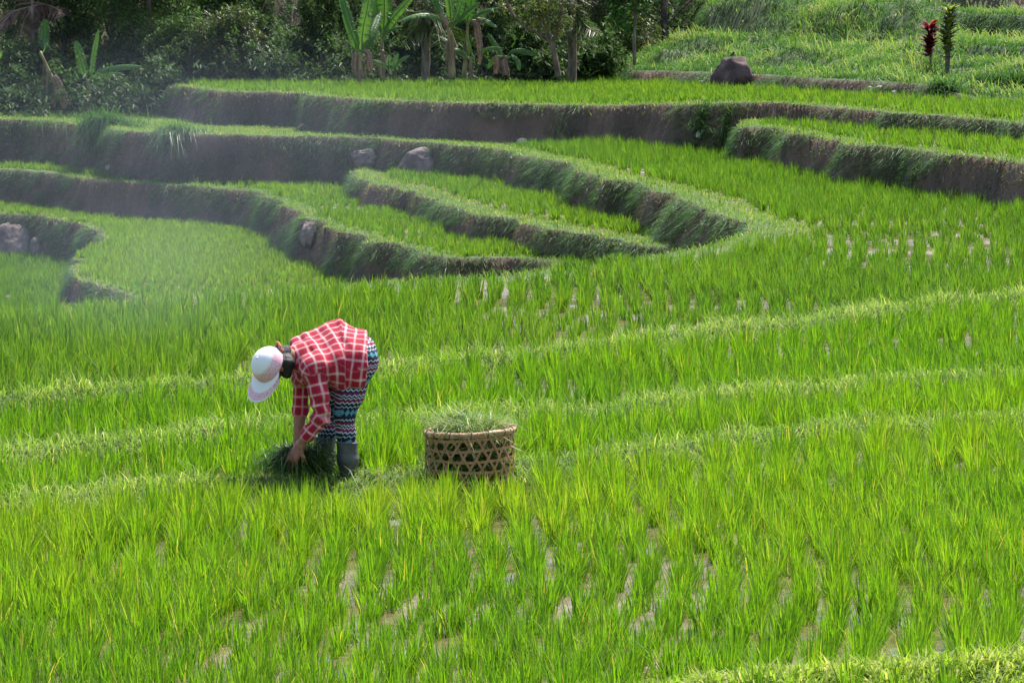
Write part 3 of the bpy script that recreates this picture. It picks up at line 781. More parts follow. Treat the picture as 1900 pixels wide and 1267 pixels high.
# seams: shoulder yoke, side seam and back hem as thin rolled edges, all on the shirt
def tube(pts, r, seg=6, closed=False):
    pts = np.asarray(pts, float); n_ = len(pts)
    r = np.broadcast_to(r, n_)
    tg = np.gradient(pts, axis=0) if not closed else np.roll(pts, -1, 0) - np.roll(pts, 1, 0)
    tg = norm(tg); ref = np.array([0, 0, 1.]) if abs(tg[0, 2]) < .8 else np.array([1., 0, 0])
    A = []
    e = norm(np.cross(tg[0], ref))
    for t in tg:
        e = norm(e - t * (e @ t)); A.append(e)
    A = np.array(A); Bn = np.cross(tg, A)
    th = np.arange(seg) / seg * 2 * np.pi
    V = pts[:, None] + (A[:, None] * np.cos(th)[None, :, None] + Bn[:, None] * np.sin(th)[None, :, None]) * r[:, None, None]
    V = V.reshape(-1, 3); m = n_ if closed else n_ - 1
    i = np.repeat(np.arange(m), seg); j = np.tile(np.arange(seg), m); i2 = (i + 1) % n_; j2 = (j + 1) % seg
    Q = np.stack([i * seg + j, i * seg + j2, i2 * seg + j2, i2 * seg + j], 1)
    F = [Q]
    if not closed:
        F += [np.array([list(range(seg))[::-1]]), np.array([[(n_ - 1) * seg + k for k in range(seg)]])]
    return V, F
class Acc:
    """collects several shapes into one mesh"""
    def __init__(s): s.V, s.F, s.n, s.A = [], {}, 0, []
    def add(s, V, F, a=0.0):
        for f in F:
            f = np.asarray(f)
            if len(f): s.F.setdefault(f.shape[1], []).append(f + s.n)
        s.V.append(V); s.n += len(V); s.A.append(np.broadcast_to(np.asarray(a, float), len(V)))
    def build(s, name, mat, parent=None, smooth=True):
        return link(name, mesh_np(name, np.concatenate(s.V), [np.concatenate(f) for f in s.F.values()], smooth, {"tint": np.concatenate(s.A)}), mat, parent)
# --- leggings
Lg = SDF(lo, hi, .0075)
Lg.chain([J(655, 645, .07), J(668, 650, .07)], [.085, .092], .04)
Lg.chain([J(655, 672, -.06), J(664, 668, -.05)], [.10, .108], .04)
Lg.bone(J(668, 652, .02), J(672, 672, 0), .092, .098, .05)
for a, b, c in ((hipN, kneeN, ankN), (hipF, kneeF, ankF)):
    Lg.chain([a, a + (b - a) * .55, b, b + (c - b) * .3, b + (c - b) * .62], [.096, .083, .060, .056, .050], .035)
X = np.stack(np.meshgrid(*Lg.ax, indexing='ij'), -1)
Lg.F = (Lg.F + .006 * (fbm(X[..., 0] * 16 + X[..., 1] * 9, X[..., 2] * 16, 2) - .5)).astype(np.float32)
zc = np.where(X[..., 1] < PY, J(640, 827, 0)[2], J(600, 817, 0)[2]); Lg.F = np.maximum(Lg.F, (zc - X[..., 2])).astype(np.float32)
V, Q = Lg.mesh()
ax = np.where((V[:, 0] - (hipN[0] + kneeN[0]) / 2 > -.055)[:, None], hipN + (kneeN - hipN) * np.clip((hipN[2] - V[:, 2]) / (hipN[2] - kneeN[2]), 0, 2)[:, None],
              hipF + (kneeF - hipF) * np.clip((hipF[2] - V[:, 2]) / (hipF[2] - kneeF[2]), 0, 2)[:, None])
v = np.arctan2(V[:, 0] - ax[:, 0], -(V[:, 1] - ax[:, 1])) * .085
u = V[:, 2] - FEET[2] + .25 * np.clip(V[:, 2] - hipN[2] - .02, 0, 1)
n = NT("zigzag_cloth")
uv = n.attr("cloth", "Vector"); sp = n.new("ShaderNodeSeparateXYZ"); n.ln(uv, sp.inputs[0])
tri = n.math('PINGPONG', sp.outputs[1], .0150)
hh = n.math('ADD', n.math('ADD', sp.outputs[0], n.math('MULTIPLY', tri, .80)), n.math('MULTIPLY', n.noise(14, 2), .012))
ph = n.math('FRACT', n.math('DIVIDE', hh, .185))
NAVY, WHT, MAR, TEA = (.012, .016, .035), (.40, .47, .50), (.17, .018, .06), (.06, .30, .36)
zig = n.ramp(ph, [(0, NAVY), (.07, WHT), (.115, MAR), (.22, WHT), (.255, NAVY), (.31, WHT), (.35, MAR), (.43, NAVY), (.50, WHT), (.54, NAVY), (.94, WHT), (.97, NAVY)], 'CONSTANT')
# the band of teal eye motifs
pu = n.math('SUBTRACT', n.math('FRACT', n.math('DIVIDE', sp.outputs[0], .185)), .70)
pv = n.math('SUBTRACT', n.math('PINGPONG', sp.outputs[1], .042), .021)
rr = n.math('ADD', n.math('ABSOLUTE', n.math('MULTIPLY', pv, 42.0)), n.math('ABSOLUTE', n.math('MULTIPLY', pu, 7.2)))
eye = n.ramp(rr, [(0, NAVY), (.16, TEA), (.34, (.45, .62, .62)), (.42, NAVY), (.58, TEA), (.86, NAVY)], 'CONSTANT')
band = n.math('MULTIPLY', n.math('GREATER_THAN', ph, .56), n.math('LESS_THAN', ph, .93))
b = n.bsdf(n.mix(band, zig, eye), .8, .2); n.ln(n.bump(n.noise(40, 3), .003, .7), b.inputs["Normal"])
leg = link("leggings", mesh_np("leggings", V, [Q], uv2={"cloth": np.column_stack([u, v])}), n.done(b.outputs[0]), person)
# --- rubber boots, each an open shaft with a foot
M_BOOT = simple_mat("grey_rubber", [(.3, (.036, .039, .040)), (.55, (.058, .061, .060)), (.75, (.12, .11, .09))], 9, .5, .45, .004)
for kn_, an_, to_, topy, r0 in ((kneeN, ankN, toeN, 820, .066), (kneeF, ankF, toeF, 811, .066)):
    Bt = SDF(np.minimum(np.minimum(kn_, an_), to_) - .13, np.maximum(np.maximum(kn_, an_), to_) + .13, .0065)
    top = J(643 if kn_ is kneeN else 604, topy - 6, -.085 if kn_ is kneeN else .09)
    Bt.chain([top, top + (an_ - top) * .55, an_], [r0, r0 * .95, .054], .02)
    heel = np.array([an_[0] + .012, an_[1], FEET[2] + .035]); tt = np.array([to_[0], to_[1], FEET[2] + .03])
    Bt.bone(an_, heel, .050, .042, .02); Bt.bone(heel, tt, .042, .036, .03)
    X = np.stack(np.meshgrid(*Bt.ax, indexing='ij'), -1)
    Bt.F = (Bt.F + .006 * (fbm(X[..., 2] * 26, X[..., 0] * 7, 2) - .5)).astype(np.float32)
    Bt.cut(top + [0, 0, -.02], [.05, 0, 1]); Bt.cut(FEET + [0, 0, -.004], [0, 0, -1])
    V, Q = Bt.mesh()
    bo = link("rubber_boot", mesh_np("rubber_boot", V, [Q]), M_BOOT, person)
    rim = [top + [0, 0, -.022] + np.array([math.cos(t) * r0 * 1.0, math.sin(t) * r0 * 1.0, -.05 * math.cos(t) * r0]) for t in np.linspace(0, 2 * np.pi, 28, endpoint=False)]
    Vr, Fr = tube(rim, .0055, 6, True)
    rb = link("boot_rim", mesh_np("boot_rim", Vr, Fr), M_BOOT); rb.parent = bo
# --- hair, hair tie
n = NT("black_hair"); b = n.bsdf(n.ramp(n.noise(60, 4), [(.3, (.006, .005, .005)), (.7, (.03, .024, .022))]), .45, .4)
n.ln(n.bump(n.noise(140, 3), .006, 1), b.inputs["Normal"]); M_HAIR = n.done(b.outputs[0])
H = SDF(headc - .2, headc + .2, .006)
H.ell(hd(0, -.012, .018), HR, [.080, .092, .098], .0)
X = np.stack(np.meshgrid(*H.ax, indexing='ij'), -1); q = (X - headc) @ HR.T
H.F = np.maximum(H.F, (q[..., 1] - .03 - .35 * np.clip(q[..., 2], -1, 1))).astype(np.float32)
bun = J(530, 653, -.15)
H.bone(hd(0, -.07, -.01), bun, .055, .036, .02); H.ell(bun, np.eye(3), [.036, .034, .042], .012)
H.chain([bun, J(537, 668, -.16)], [.03, .016], .015); H.chain([hd(-.02, -.05, -.05), J(533, 672, -.18), J(533, 694, -.18)], [.058, .046, .028], .02); H.bone(hd(.045, -.03, -.02), hd(.055, .0, -.07), .038, .026, .02); H.bone(hd(-.045, -.03, -.02), hd(-.055, .0, -.07), .038, .026, .02)  # nape hair, carried lower and wider in place of the neck's dark shadow
H.F = (H.F + .012 * (fbm(X[..., 0] * 34, X[..., 2] * 34 + X[..., 1] * 20, 3) - .5)).astype(np.float32)
V, Q = H.mesh(); hair = link("hair", mesh_np("hair", V, [Q]), M_HAIR, person)
axis = norm(bun - hd(0, -.07, -.01)); e1 = norm(np.cross(axis, [0, 1, .2])); e2 = np.cross(axis, e1)
tc = J(519, 647, -.165)
Vt, Ft = tube([tc + (e1 * math.cos(t) + e2 * math.sin(t)) * (.037 + .004 * math.sin(9 * t)) for t in np.linspace(0, 2 * np.pi, 40, endpoint=False)], .009, 7, True)
M_TIE = simple_mat("orange_cloth", [(.3, (.40, .11, .07)), (.7, (.62, .25, .18))], 60, .85, .1, .003)
ti = link("hair_tie", mesh_np("hair_tie", Vt, Ft), M_TIE); ti.parent = hair
# --- white sun cap: crown with a lace band, long wide visor
n = NT("cap_cloth")
uv = n.attr("cloth", "Vector"); sp = n.new("ShaderNodeSeparateXYZ"); n.ln(uv, sp.inputs[0])
vo = n.new("ShaderNodeTexVoronoi"); vo.feature = 'DISTANCE_TO_EDGE'; vo.inputs["Scale"].default_value = 75; n.ln(n.pos(), vo.inputs["Vector"])
lace = n.math('LESS_THAN', vo.outputs[0], .16)
pat = n.math('MULTIPLY', n.math('MULTIPLY_ADD', lace, .5, .3), sp.outputs[0])
col = n.mix(pat, (.80, .79, .80), (.74, .26, .36))
b = n.bsdf(col, .75, .2); n.ln(n.bump(n.noise(120, 2), .002, .6), b.inputs["Normal"]); M_CAP = n.done(b.outputs[0])
cc = hd(0, .004, .012); CR = np.array([.094, .112, .112])
nu, nv = 48, 20
Vc, At = [], []
for j in range(nv + 1):
    ph_ = j / nv * math.radians(96)
    for i in range(nu):
        th = i / nu * 2 * math.pi
        rr_ = math.sin(ph_); up = math.cos(ph_)
        seam = 1 + .012 * abs(math.sin(3 * th)) ** .5 - .006
        p_ = cc + hs * CR[0] * rr_ * math.cos(th) * seam + hf * CR[1] * rr_ * math.sin(th) * seam + hu * (CR[2] * up)
        Vc.append(p_); At.append([sstep(.50, .62, j / nv) * (1 - .0 * j), up])
Qc = [[j * nu + i, j * nu + (i + 1) % nu, (j + 1) * nu + (i + 1) % nu, (j + 1) * nu + i] for j in range(nv) for i in range(nu)]
cap = link("sun_cap", mesh_np("sun_cap", np.array(Vc), [np.array(Qc)], uv2={"cloth": np.array(At, float)}), M_CAP, person)
Vb, Ab = [], []
na, nr = 41, 16
for j in range(nr + 1):
    t = j / nr
    for i in range(na):
        a = math.radians(-88 + 176 * i / (na - 1)); ca = math.cos(a)
        ext = (.135 * (.42 + .58 * max(0, ca) ** .8)) * t
        p0 = cc + hs * CR[0] * math.sin(a) * .985 + hf * CR[1] * ca * .985 - hu * .012
        out = norm(hs * (math.sin(a) * .26 - .16) + hf)
        p_ = p0 + out * ext - hu * (.030 * t * t * (.4 + .6 * abs(math.sin(a))) + .008 * t)
        Vb.append(p_); Ab.append([sstep(.5, .58, t) * (1 - sstep(.90, .93, t)), t])
Qb = [[j * na + i, j * na + i + 1, (j + 1) * na + i + 1, (j + 1) * na + i] for j in range(nr) for i in range(na - 1)]
vis = link("visor", mesh_np("visor", np.array(Vb), [np.array(Qb)], uv2={"cloth": np.array(Ab, float)}), M_CAP); vis.parent = cap
for o_, th in ((vis, .004), (cap, .003)):
    sm = o_.modifiers.new("thickness", 'SOLIDIFY'); sm.thickness = th; sm.offset = 0
bt = np.concatenate([tube([cc + hu * (CR[2] + .001 * k) + hs * .0 for k in (0, 2, 4)], [.009, .008, .003], 10)[0]])
Vx, Fx = tube([cc + hu * (CR[2] - .001), cc + hu * (CR[2] + .003), cc + hu * (CR[2] + .005)], [.009, .008, .002], 10)
bx = link("cap_button", mesh_np("cap_button", Vx, Fx, uv2={"cloth": np.zeros((len(Vx), 2))}), M_CAP); bx.parent = cap

# ------------------------------------------------------------------ the bunch of cut grass in her hands
hold = (palmN + palmF) / 2 + np.array([.02, .07, -.025])
r2 = np.random.default_rng(3); parts = []
for sgn, N, ax_ in ((1, 1100, np.array([.8, -.15, .20])), (-1, 800, np.array([-.6, -.3, .10])), (1, 300, np.array([-.1, -.5, .2])), (1, 160, np.array([.1, .5, .3]))):
    d = norm(ax_ + r2.normal(0, .42, (N, 3)))
    base = hold + r2.normal(0, 1, (N, 3)) * [.06, .045, .030] + d * r2.uniform(-.10, .02, N)[:, None]
    parts.append(blades(base, d, r2.uniform(.09, .21, N), .0065, r2.uniform(.3, 1.3, N), np.clip(r2.normal(.52 + .1 * sgn, .22, N), 0, 1), 3, r=r2))
N = 650
base = hold + r2.normal(0, 1, (N, 3)) * [.11, .06, .05] + [0, 0, -.06]
parts.append(blades(base, cone_dirs(N, 1.2, r=r2), r2.uniform(.08, .2, N), .006, r2.uniform(.3, 1.2, N), np.clip(r2.normal(.3, .2, N), 0, 1), 3, r=r2))
tag(pack("grass_bundle", parts, G_CUT), "dark green bundle of cut grass held in the worker's hands near the ground", "cut grass")
# ------------------------------------------------------------------ bamboo basket
n = NT("bamboo_strip"); f = n.noise(30, 4, .6)
mp = n.new("ShaderNodeMapping"); mp.inputs["Scale"].default_value = (1, 1, 6); n.ln(n.pos(), mp.inputs[0])
b = n.bsdf(n.mix(n.noise(7, 3), n.ramp(f, [(.3, (.26, .115, .05)), (.55, (.44, .235, .10)), (.8, (.62, .38, .19))]), (.30, .14, .07)), .5, .4)
n.ln(n.bump(n.noise(60, 3, vec=mp.outputs[0]), .002, .7), b.inputs["Normal"]); M_BAMBOO = n.done(b.outputs[0])
n = NT("bamboo_rim"); f = n.noise(26, 4, .6)
b = n.bsdf(n.ramp(f, [(.3, (.28, .16, .085)), (.55, (.45, .29, .16)), (.78, (.62, .46, .30))]), .45, .45)
n.ln(n.bump(n.noise(50, 3), .002, .7), b.inputs["Normal"]); M_RIM = n.done(b.outputs[0])
M_BIND = simple_mat("dark_binding", [(.3, (.09, .045, .05)), (.7, (.22, .12, .10))], 40, .6, .3, .002)
BT = P(872, 912, .03); BT[2] = ground_z(BT[0], BT[1])
RTOP, RBOT, BH = .268, .250, float(PD(872, 797, BT[1])[2] - BT[2])
basket = empty("basket", BT, "openwork bamboo basket heaped with cut grass standing in the rice", "basket")
tilt = .012
def bp(th, t, dr=0.0):                                  # point on the basket wall: angle, height 0..1
    R = RBOT + (RTOP - RBOT) * t + .012 * math.sin(math.pi * t) + dr
    return np.array([BT[0] + R * math.cos(th), BT[1] + R * math.sin(th) * .97, BT[2] + BH * t + tilt * math.cos(th) * t])
def strip(fn, ts, w, thick, wdir):
    """flat strip following fn(t) -> point, width direction wdir(t), thickness outwards"""
    V = []
    for t in ts:
        p = fn(t); wd_ = wdir(t); o = norm((p - BT) * [1, 1, 0])
        for a, c in ((-1, -1), (1, -1), (1, 1), (-1, 1)): V.append(p + wd_ * (w / 2 * a) + o * (thick / 2 * c))
    m = len(ts)
    Q = [[4 * i + k, 4 * i + (k + 1) % 4, 4 * i + 4 + (k + 1) % 4, 4 * i + 4 + k] for i in range(m - 1) for k in range(4)]
    Q += [[3, 2, 1, 0], [4 * m - 4, 4 * m - 3, 4 * m - 2, 4 * m - 1]]
    return np.array(V), [np.array(Q)]
ND = 22                                                 # diagonal strips each way
A = Acc(); rr = random.Random(4)
HROW = (BH - .02) / 6.0
rows = [(.012 + HROW * (k + .54)) / BH for k in range(6)] + [.012 / BH]
for k, t in enumerate(rows):                            # horizontal bands
    j = [rr.uniform(-.012, .012) for _ in range(40)]
    ts = np.linspace(0, 2 * math.pi, 145)
    A.add(*strip(lambda a, t=t: bp(a, t + .010 * math.sin(3 * a + k), .0035 * math.sin(ND * a + k * math.pi)), ts, .0165, .0028, lambda a: np.array([0, 0, 1.])))
slope = BH / math.tan(math.radians(60)) / .262
for s_ in (1, -1):
    for i in range(ND):
        a0 = i / ND * 2 * math.pi + (.0 if s_ > 0 else math.pi / ND * .15) + rr.uniform(-.02, .02)
        ts = np.linspace(0, 1.0, 26)
        fn = lambda t, a0=a0, s_=s_, i=i: bp(a0 + s_ * slope * t, t, .0042 * s_ * math.cos(t * 5.3 * math.pi + i))
        def wd_(t, fn=fn):
            e = fn(min(t + .02, 1.02)) - fn(t - .02); o = norm((fn(t) - BT) * [1, 1, 0]); return norm(np.cross(o, norm(e)))
        A.add(*strip(fn, ts, .0150, .0026, wd_))
A.build("woven_side", M_BAMBOO, basket, smooth=False)
A = Acc()                                               # coarse woven floor
for k in range(-6, 7):
    w = math.sqrt(max(.01, 1 - (k / 6.6) ** 2)) * .25
    for vert in (0, 1):
        c = np.array([BT[0], BT[1], BT[2] + .015 + .003 * vert]); d = np.array([1., 0, 0]) if vert else np.array([0, 1., 0]); e = np.array([0, 1., 0]) if vert else np.array([1., 0, 0])
        V = np.array([c + e * k * .038 + d * w * a + e * .012 * b_ + np.array([0, 0, .0012 * z]) for a, b_ in ((-1, -1), (1, -1), (1, 1), (-1, 1)) for z in (-1, 1)])
        A.add(V, [np.array([[0, 2, 4, 6], [7, 5, 3, 1], [0, 1, 3, 2], [2, 3, 5, 4], [4, 5, 7, 6], [6, 7, 1, 0]])])
A.build("woven_floor", M_BAMBOO, basket, smooth=False)
# rim: two thick split bamboo hoops, with knots and bindings
A = Acc(); ts = np.linspace(0, 2 * math.pi, 120, endpoint=False)
for dr, dz, r in ((.006, 0, .0135), (-.012, .002, .011), (.004, -.012, .010)):
    A.add(*tube([bp(t, 1.0, dr) + [0, 0, dz + .0025 * math.sin(5 * t)] for t in ts], [r * (1 + .06 * math.sin(11 * t)) for t in ts], 8, True))
for k in range(14):
    t = k / 14 * 2 * math.pi + rr.uniform(-.12, .12)
    p0, p1 = bp(t - .012, 1, .006), bp(t + .012, 1, .006)
    A.add(*tube([p0, (p0 + p1) / 2, p1], [.0150, .0165, .0150], 9))
rim = A.build("rim", M_RIM, basket)
for k in range(16):
    A = Acc()
    t = k / 16 * 2 * math.pi + rr.uniform(-.1, .1); c = bp(t, 1, -.002) + [0, 0, -.004]
    o = norm((c - BT) * [1, 1, 0]); ln_ = rr.uniform(-.25, .25); tg_ = np.array([-o[1], o[0], 0])
    A.add(*tube([c + o * .0205 * math.cos(a) + np.array([0, 0, 1]) * .0225 * math.sin(a) + tg_ * ln_ * .02 * math.sin(a) for a in np.linspace(0, 2 * math.pi, 18, endpoint=False)], .0036, 5, True))
    bd_ = A.build("rim_binding", M_BIND); bd_.parent = rim
# the heap of cut grass it holds
r2 = np.random.default_rng(8); parts = []
N = 8500
a = r2.random(N) * 2 * np.pi; rad = np.sqrt(r2.random(N)) * .246; t = r2.random(N) ** .8
top = BH * 1.0 + .0 + .058 * (1 - (rad / .262) ** 4) * (1 + .35 * np.sin(a)) + .022 * np.sin(3 * a + 1)
base = np.column_stack([BT[0] + rad * np.cos(a), BT[1] + rad * np.sin(a), BT[2] + .03 + (top - .03) * t])
d = norm(r2.normal(0, 1, (N, 3)) * [1, 1, .55] + np.array([0, 0, .25]) - np.column_stack([np.cos(a) * rad, np.sin(a) * rad, 0 * a]) * 4)
parts.append(blades(base, d, r2.uniform(.04, .13, N), r2.uniform(.004, .010, N), r2.uniform(.2, 1.2, N), np.clip(r2.normal(.55, .24, N), 0, 1), 3, r=r2))
N = 420
a = r2.random(N) * 2 * np.pi; rad = np.sqrt(r2.random(N)) * .22
base = np.column_stack([BT[0] + rad * np.cos(a), BT[1] + rad * np.sin(a), BT[2] + BH + .05 * (1 - (rad / .25) ** 2)])
d = norm(np.column_stack([np.cos(a) * .8, np.sin(a) * .8, r2.uniform(.1, .9, N)]) + r2.normal(0, .3, (N, 3)))
parts.append(blades(base, d, r2.uniform(.07, .20, N), .0045, r2.uniform(.1, 1.1, N), np.clip(r2.normal(.75, .2, N), 0, 1), 3, r=r2))
tag(pack("cut_grass", parts, G_HEAP), "tangled heap of freshly cut grass filling the bamboo basket", "cut grass")
# ------------------------------------------------------------------ stones
import bmesh
def rock(name, px, py, y, wpx, hpx, depth, mat, label, cat, seed, group=None, sink=.25, rough=.28, flat=0.0):
    hp = hit(px, py, 30); y = float(hp[1]) - depth * .12; s = F_PX / y; r = np.random.default_rng(seed)
    bm = bmesh.new(); bmesh.ops.create_icosphere(bm, subdivisions=5 if wpx > 30 else 3, radius=1)
    V = np.array([v.co[:] for v in bm.verts]); Q = np.array([[v.index for v in f.verts] for f in bm.faces]); bm.free()
    ox = r.random(3) * 20
    for _ in range(11):                                 # broken faces
        nn = norm(r.normal(0, 1, 3) + [0, -.3, .2]); c = r.uniform(.62, .92)
        dd = V @ nn; V = np.where((dd > c)[:, None], V - nn * ((dd - c) * .85)[:, None], V)
    f = (fbm(V[:, 0] * 2 + ox[0], V[:, 2] * 2 + V[:, 1] * 1.3 + ox[1], 4) - .5) * rough + (fbm(V[:, 0] * 7 + ox[1], V[:, 2] * 7 + V[:, 1] * 5, 3) - .5) * rough * .3
    V = V * (1 + f)[:, None]
    w, h = wpx / s, hpx / s
    V = V / np.ptp(V, axis=0) * [w, depth, h]
    b = np.array([hp[0] / hp[1] * y, y, hp[2]])
    V[:, 2] *= 1.75; V[:, 2] += h - V[:, 2].max()
    o = link(name, mesh_np(name, V, [Q]), mat); o.location = tuple(b)
    ROCKS.append((V, b))
    return tag(o, label, cat, group)
ROCKS = []
def ydist(px, py, z): return float(P(px, py, z)[1])
yB = float(hit(1366, 152)[1]) + .1
M_BOULDER = simple_mat("boulder_rock", [(.28, (.032, .024, .024)), (.48, (.088, .062, .058)), (.62, (.145, .108, .10)), (.78, (.28, .24, .23))], 3.2, .9, .15, .08, 9)
rock("boulder", 1366, 155, yB, 90, 50, 1.0, M_BOULDER, "large purplish brown boulder at the foot of the grassy hillside", "boulder", 6, rough=.20)
rock("boulder", 790, 314, ydist(790, 314, -.35), 84, 42, .5, M_ROCK, "pale grey boulder at the back of the wedge terrace, the bigger of a touching pair", "boulder", 9)
rock("boulder", 758, 312, ydist(758, 310, -.35), 36, 32, .3, M_ROCK, "small grey stone leaning on the left of the bigger boulder on the wedge terrace", "boulder", 12)
rock("boulder", 684, 299, ydist(684, 297, -.30), 70, 24, .5, M_ROCK, "low broken brown rock sticking out of the bank left of the boulder pair", "boulder", 14, rough=.45)
rock("boulder", 22, 468, ydist(22, 468, -2.1), 70, 56, .7, M_ROCK, "rounded grey brown boulder cut by the left edge of the photo", "boulder", 17)
rock("boulder", 70, 464, ydist(70, 464, -2.1), 32, 24, .3, M_ROCK, "small flat stone just right of the boulder at the left edge", "boulder", 19)
rock("boulder", 574, 440, ydist(574, 468, -1.25), 42, 30, .4, M_ROCK, "brown rock bulging from the bank above the low left field", "boulder", 23, rough=.4)
rock("stone", 1617, 170, ydist(1622, 172, 1.2), 18, 10, .3, M_PALE, "grey stone under the eroded earth edge at the right", "stone", 25)
rock("stone", 1631, 167, ydist(1632, 171, 1.2) + .3, 26, 8, .25, M_PALE, "flat pale stone lying behind the grey one under the eroded edge", "stone", 27)
rock("stone", 1660, 177, ydist(1660, 177, 1.2), 14, 9, .2, M_PALE, "small round whitish stone at the rice edge, right of the flat pale stone", "stone", 29)
rock("stone", 970, 265, ydist(970, 265, .3), 26, 9, .25, M_PALE, "pale flat stone on the rim at the foot of the tallest bank", "stone", 31)
rock("stone", 1297, 252, ydist(1297, 254, .35), 13, 8, .15, M_PALE, "small pale stone beside the green tufts at the end of the tallest bank", "stone", 33)
rock("stone", 202, 312, ydist(202, 314, -.45), 14, 7, .15, M_PALE, "small white stone on the grassy ledge at the left", "stone", 35)
# a small dark bird on the boulder
V_, b_ = ROCKS[0]; k_ = np.abs(V_[:, 0] + .10) < .04; i_ = np.nonzero(k_)[0][V_[k_, 2].argmax()]; bt_ = V_[i_] + b_ + [0, 0, .008]
Bd = SDF(bt_ + [-.12, -.1, -.06], bt_ + [.12, .1, .14], .006)
Bd.bone(bt_ + [-.015, 0, .030], bt_ + [.012, 0, .058], .030, .024, .02); Bd.bone(bt_ + [.014, 0, .06], bt_ + [.022, -.005, .085], .018, .018, .012)
Bd.bone(bt_ + [-.02, 0, .025], bt_ + [-.075, .005, .002], .015, .007, .01); Bd.bone(bt_ + [.03, -.005, .088], bt_ + [.052, -.01, .083], .006, .002, .004)
for q in (-.008, .012): Bd.bone(bt_ + [.0, q, .02], bt_ + [.004, q, -.012], .006, .004, .004)
V, Q = Bd.mesh()
n = NT("dark_feathers"); b = n.bsdf(n.ramp(n.noise(60), [(.3, (.010, .012, .018)), (.7, (.03, .033, .045))]), .5, .4)
o = link("bird", mesh_np("bird", V - bt_, [Q]), n.done(b.outputs[0])); o.location = tuple(bt_)
tag(o, "tiny dark bird perched on top of the large boulder", "bird")

# ------------------------------------------------------------------ banana plants
def leaf_strip(pts, wmax, up, r, droop_edges=.25, tear=.5, n=26, shape=(.10, .55)):
    """one big leaf along a curve: V-folded blade with a wavy, torn edge; returns V, Q, tint"""
    pts = chaikin(pts, 3); L = np.concatenate([[0], np.cumsum(np.linalg.norm(np.diff(pts, axis=0), axis=1))])
    t = np.linspace(0, 1, n * 2); c = np.stack([np.interp(t * L[-1], L, pts[:, i]) for i in range(3)], 1)
    tg = norm(np.gradient(c, axis=0)); sd = norm(np.cross(tg, up)); nn = np.cross(sd, tg)
    w = wmax * np.minimum(1, (t / shape[0] + .02)) ** .7 * np.clip(1 - np.clip((t - shape[1]) / (1 - shape[1]), 0, 1) ** 2, 0, 1) ** .5
    V, Q, T = [], [], []
    for s_ in (-1, 1):
        cut = (r.random(len(t)) < .22 * tear)
        for i in range(len(t) - 1):
            wi, wj = w[i], w[i + 1]
            if cut[i]: wj = wj * r.uniform(.55, 1.0)
            k = len(V)
            e = r.uniform(-.02, .02) * wmax
            for (ii, ww, ex) in ((i, wi, 0), (i + 1, wj, e)):
                shift = tg[ii] * (-.004 if cut[i] else 0)
                V.append(c[ii]); V.append(c[ii] + sd[ii] * s_ * ww * .5 + nn[ii] * ww * .12 + shift)
                V.append(c[ii] + sd[ii] * s_ * ww + nn[ii] * (ww * .12 - droop_edges * ww + ex * 2 + .05 * ww * math.sin(ii * 1.7)) + shift)
                T += [.75, .5, .42]
            Q += [[k, k + 1, k + 4, k + 3], [k + 1, k + 2, k + 5, k + 4]]
    return np.array(V), np.array(Q), np.array(T)
BAN_Y = 84.5
def banana(base, h, r0, leaves, label, seed, y, lean=(0, 0), group="banana plants along the back of the uppermost terrace", sheath=True, stem_mat=None, dead=()):
    """base px; leaves: list of (path [(px,py,dy)...], width in px, tint shift); dead: hanging dry leaves"""
    r = np.random.default_rng(seed); s = F_PX / y
    b = PD(*base, y); b[2] = min(b[2], b[2]); root = empty("banana_plant", b, label, "banana plant", group)
    top = b + np.array([lean[0] / s, 0, h / s])
    ts = np.linspace(-.06, 1, 12)
    A = Acc(); A.add(*tube([b + (top - b) * t + [.01 * math.sin(4 * t), 0, 0] for t in ts], [(r0 / s) * (1.15 - .55 * max(t, 0)) for t in ts], 10))
    st = A.build("stem", stem_mat or M_STEM, root)
    if sheath:
        for k in range(4):                               # dry sheaths peeling off the stem
            A = Acc(); a = r.uniform(0, 6.28); t0 = r.uniform(.25, .8); c = b + (top - b) * t0; R = r0 / s * 1.15
            d = np.array([math.cos(a), math.sin(a), 0])
            V, Q, T = leaf_strip(np.array([c + d * R * .7, c + d * R * 1.15 + [0, 0, -.02], c + d * R * 1.3 + [0, 0, -.18 * h / s - .08], c + d * R * 1.3 + [0, 0, -.4 * h / s - .1]]), R * .55, np.array([d[0], d[1], .3]), r, .3, 1.0, 6)
            A.add(V, [Q], T * .8)
            x_ = A.build("dry_sheath", G_DRY); x_.parent = st
    for path, wpx, dt in leaves:
        pts = np.array([PD(p[0], p[1], y + (p[2] if len(p) > 2 else 0)) for p in path])
        pts = np.vstack([top - [0, 0, .1], pts]) if np.linalg.norm(pts[0] - top) > .02 else pts
        m = len(pts)
        upv = np.array([r.uniform(-.5, .5), -.75, .45])
        V, Q, T = leaf_strip(pts[1:] if m > 3 else pts, wpx / s * .36, norm(upv), r, .34, 1.4, 24)
        A = Acc(); A.add(V, [Q], np.clip(T + dt + r.normal(0, .05), 0, 1))
        lf = A.build("leaf", G_BANANA, root)
        A = Acc(); cc_ = chaikin(pts, 3); A.add(*tube(cc_, np.linspace(.022, .006, len(cc_)), 6), .9)
        mr = A.build("midrib", G_BANANA); mr.parent = lf
    for path, wpx in dead:
        pts = np.array([PD(p[0], p[1], y - .1) for p in path])
        V, Q, T = leaf_strip(pts, wpx / s * .5, np.array([.3, -.9, .2]), r, .8, 1.3, 16)
        A = Acc(); A.add(V, [Q], np.clip(T + r.normal(0, .12, len(T)), 0, 1)); A.build("dry_leaf", G_DRY, root)
    return root
gL = "banana plants along the left hedge"
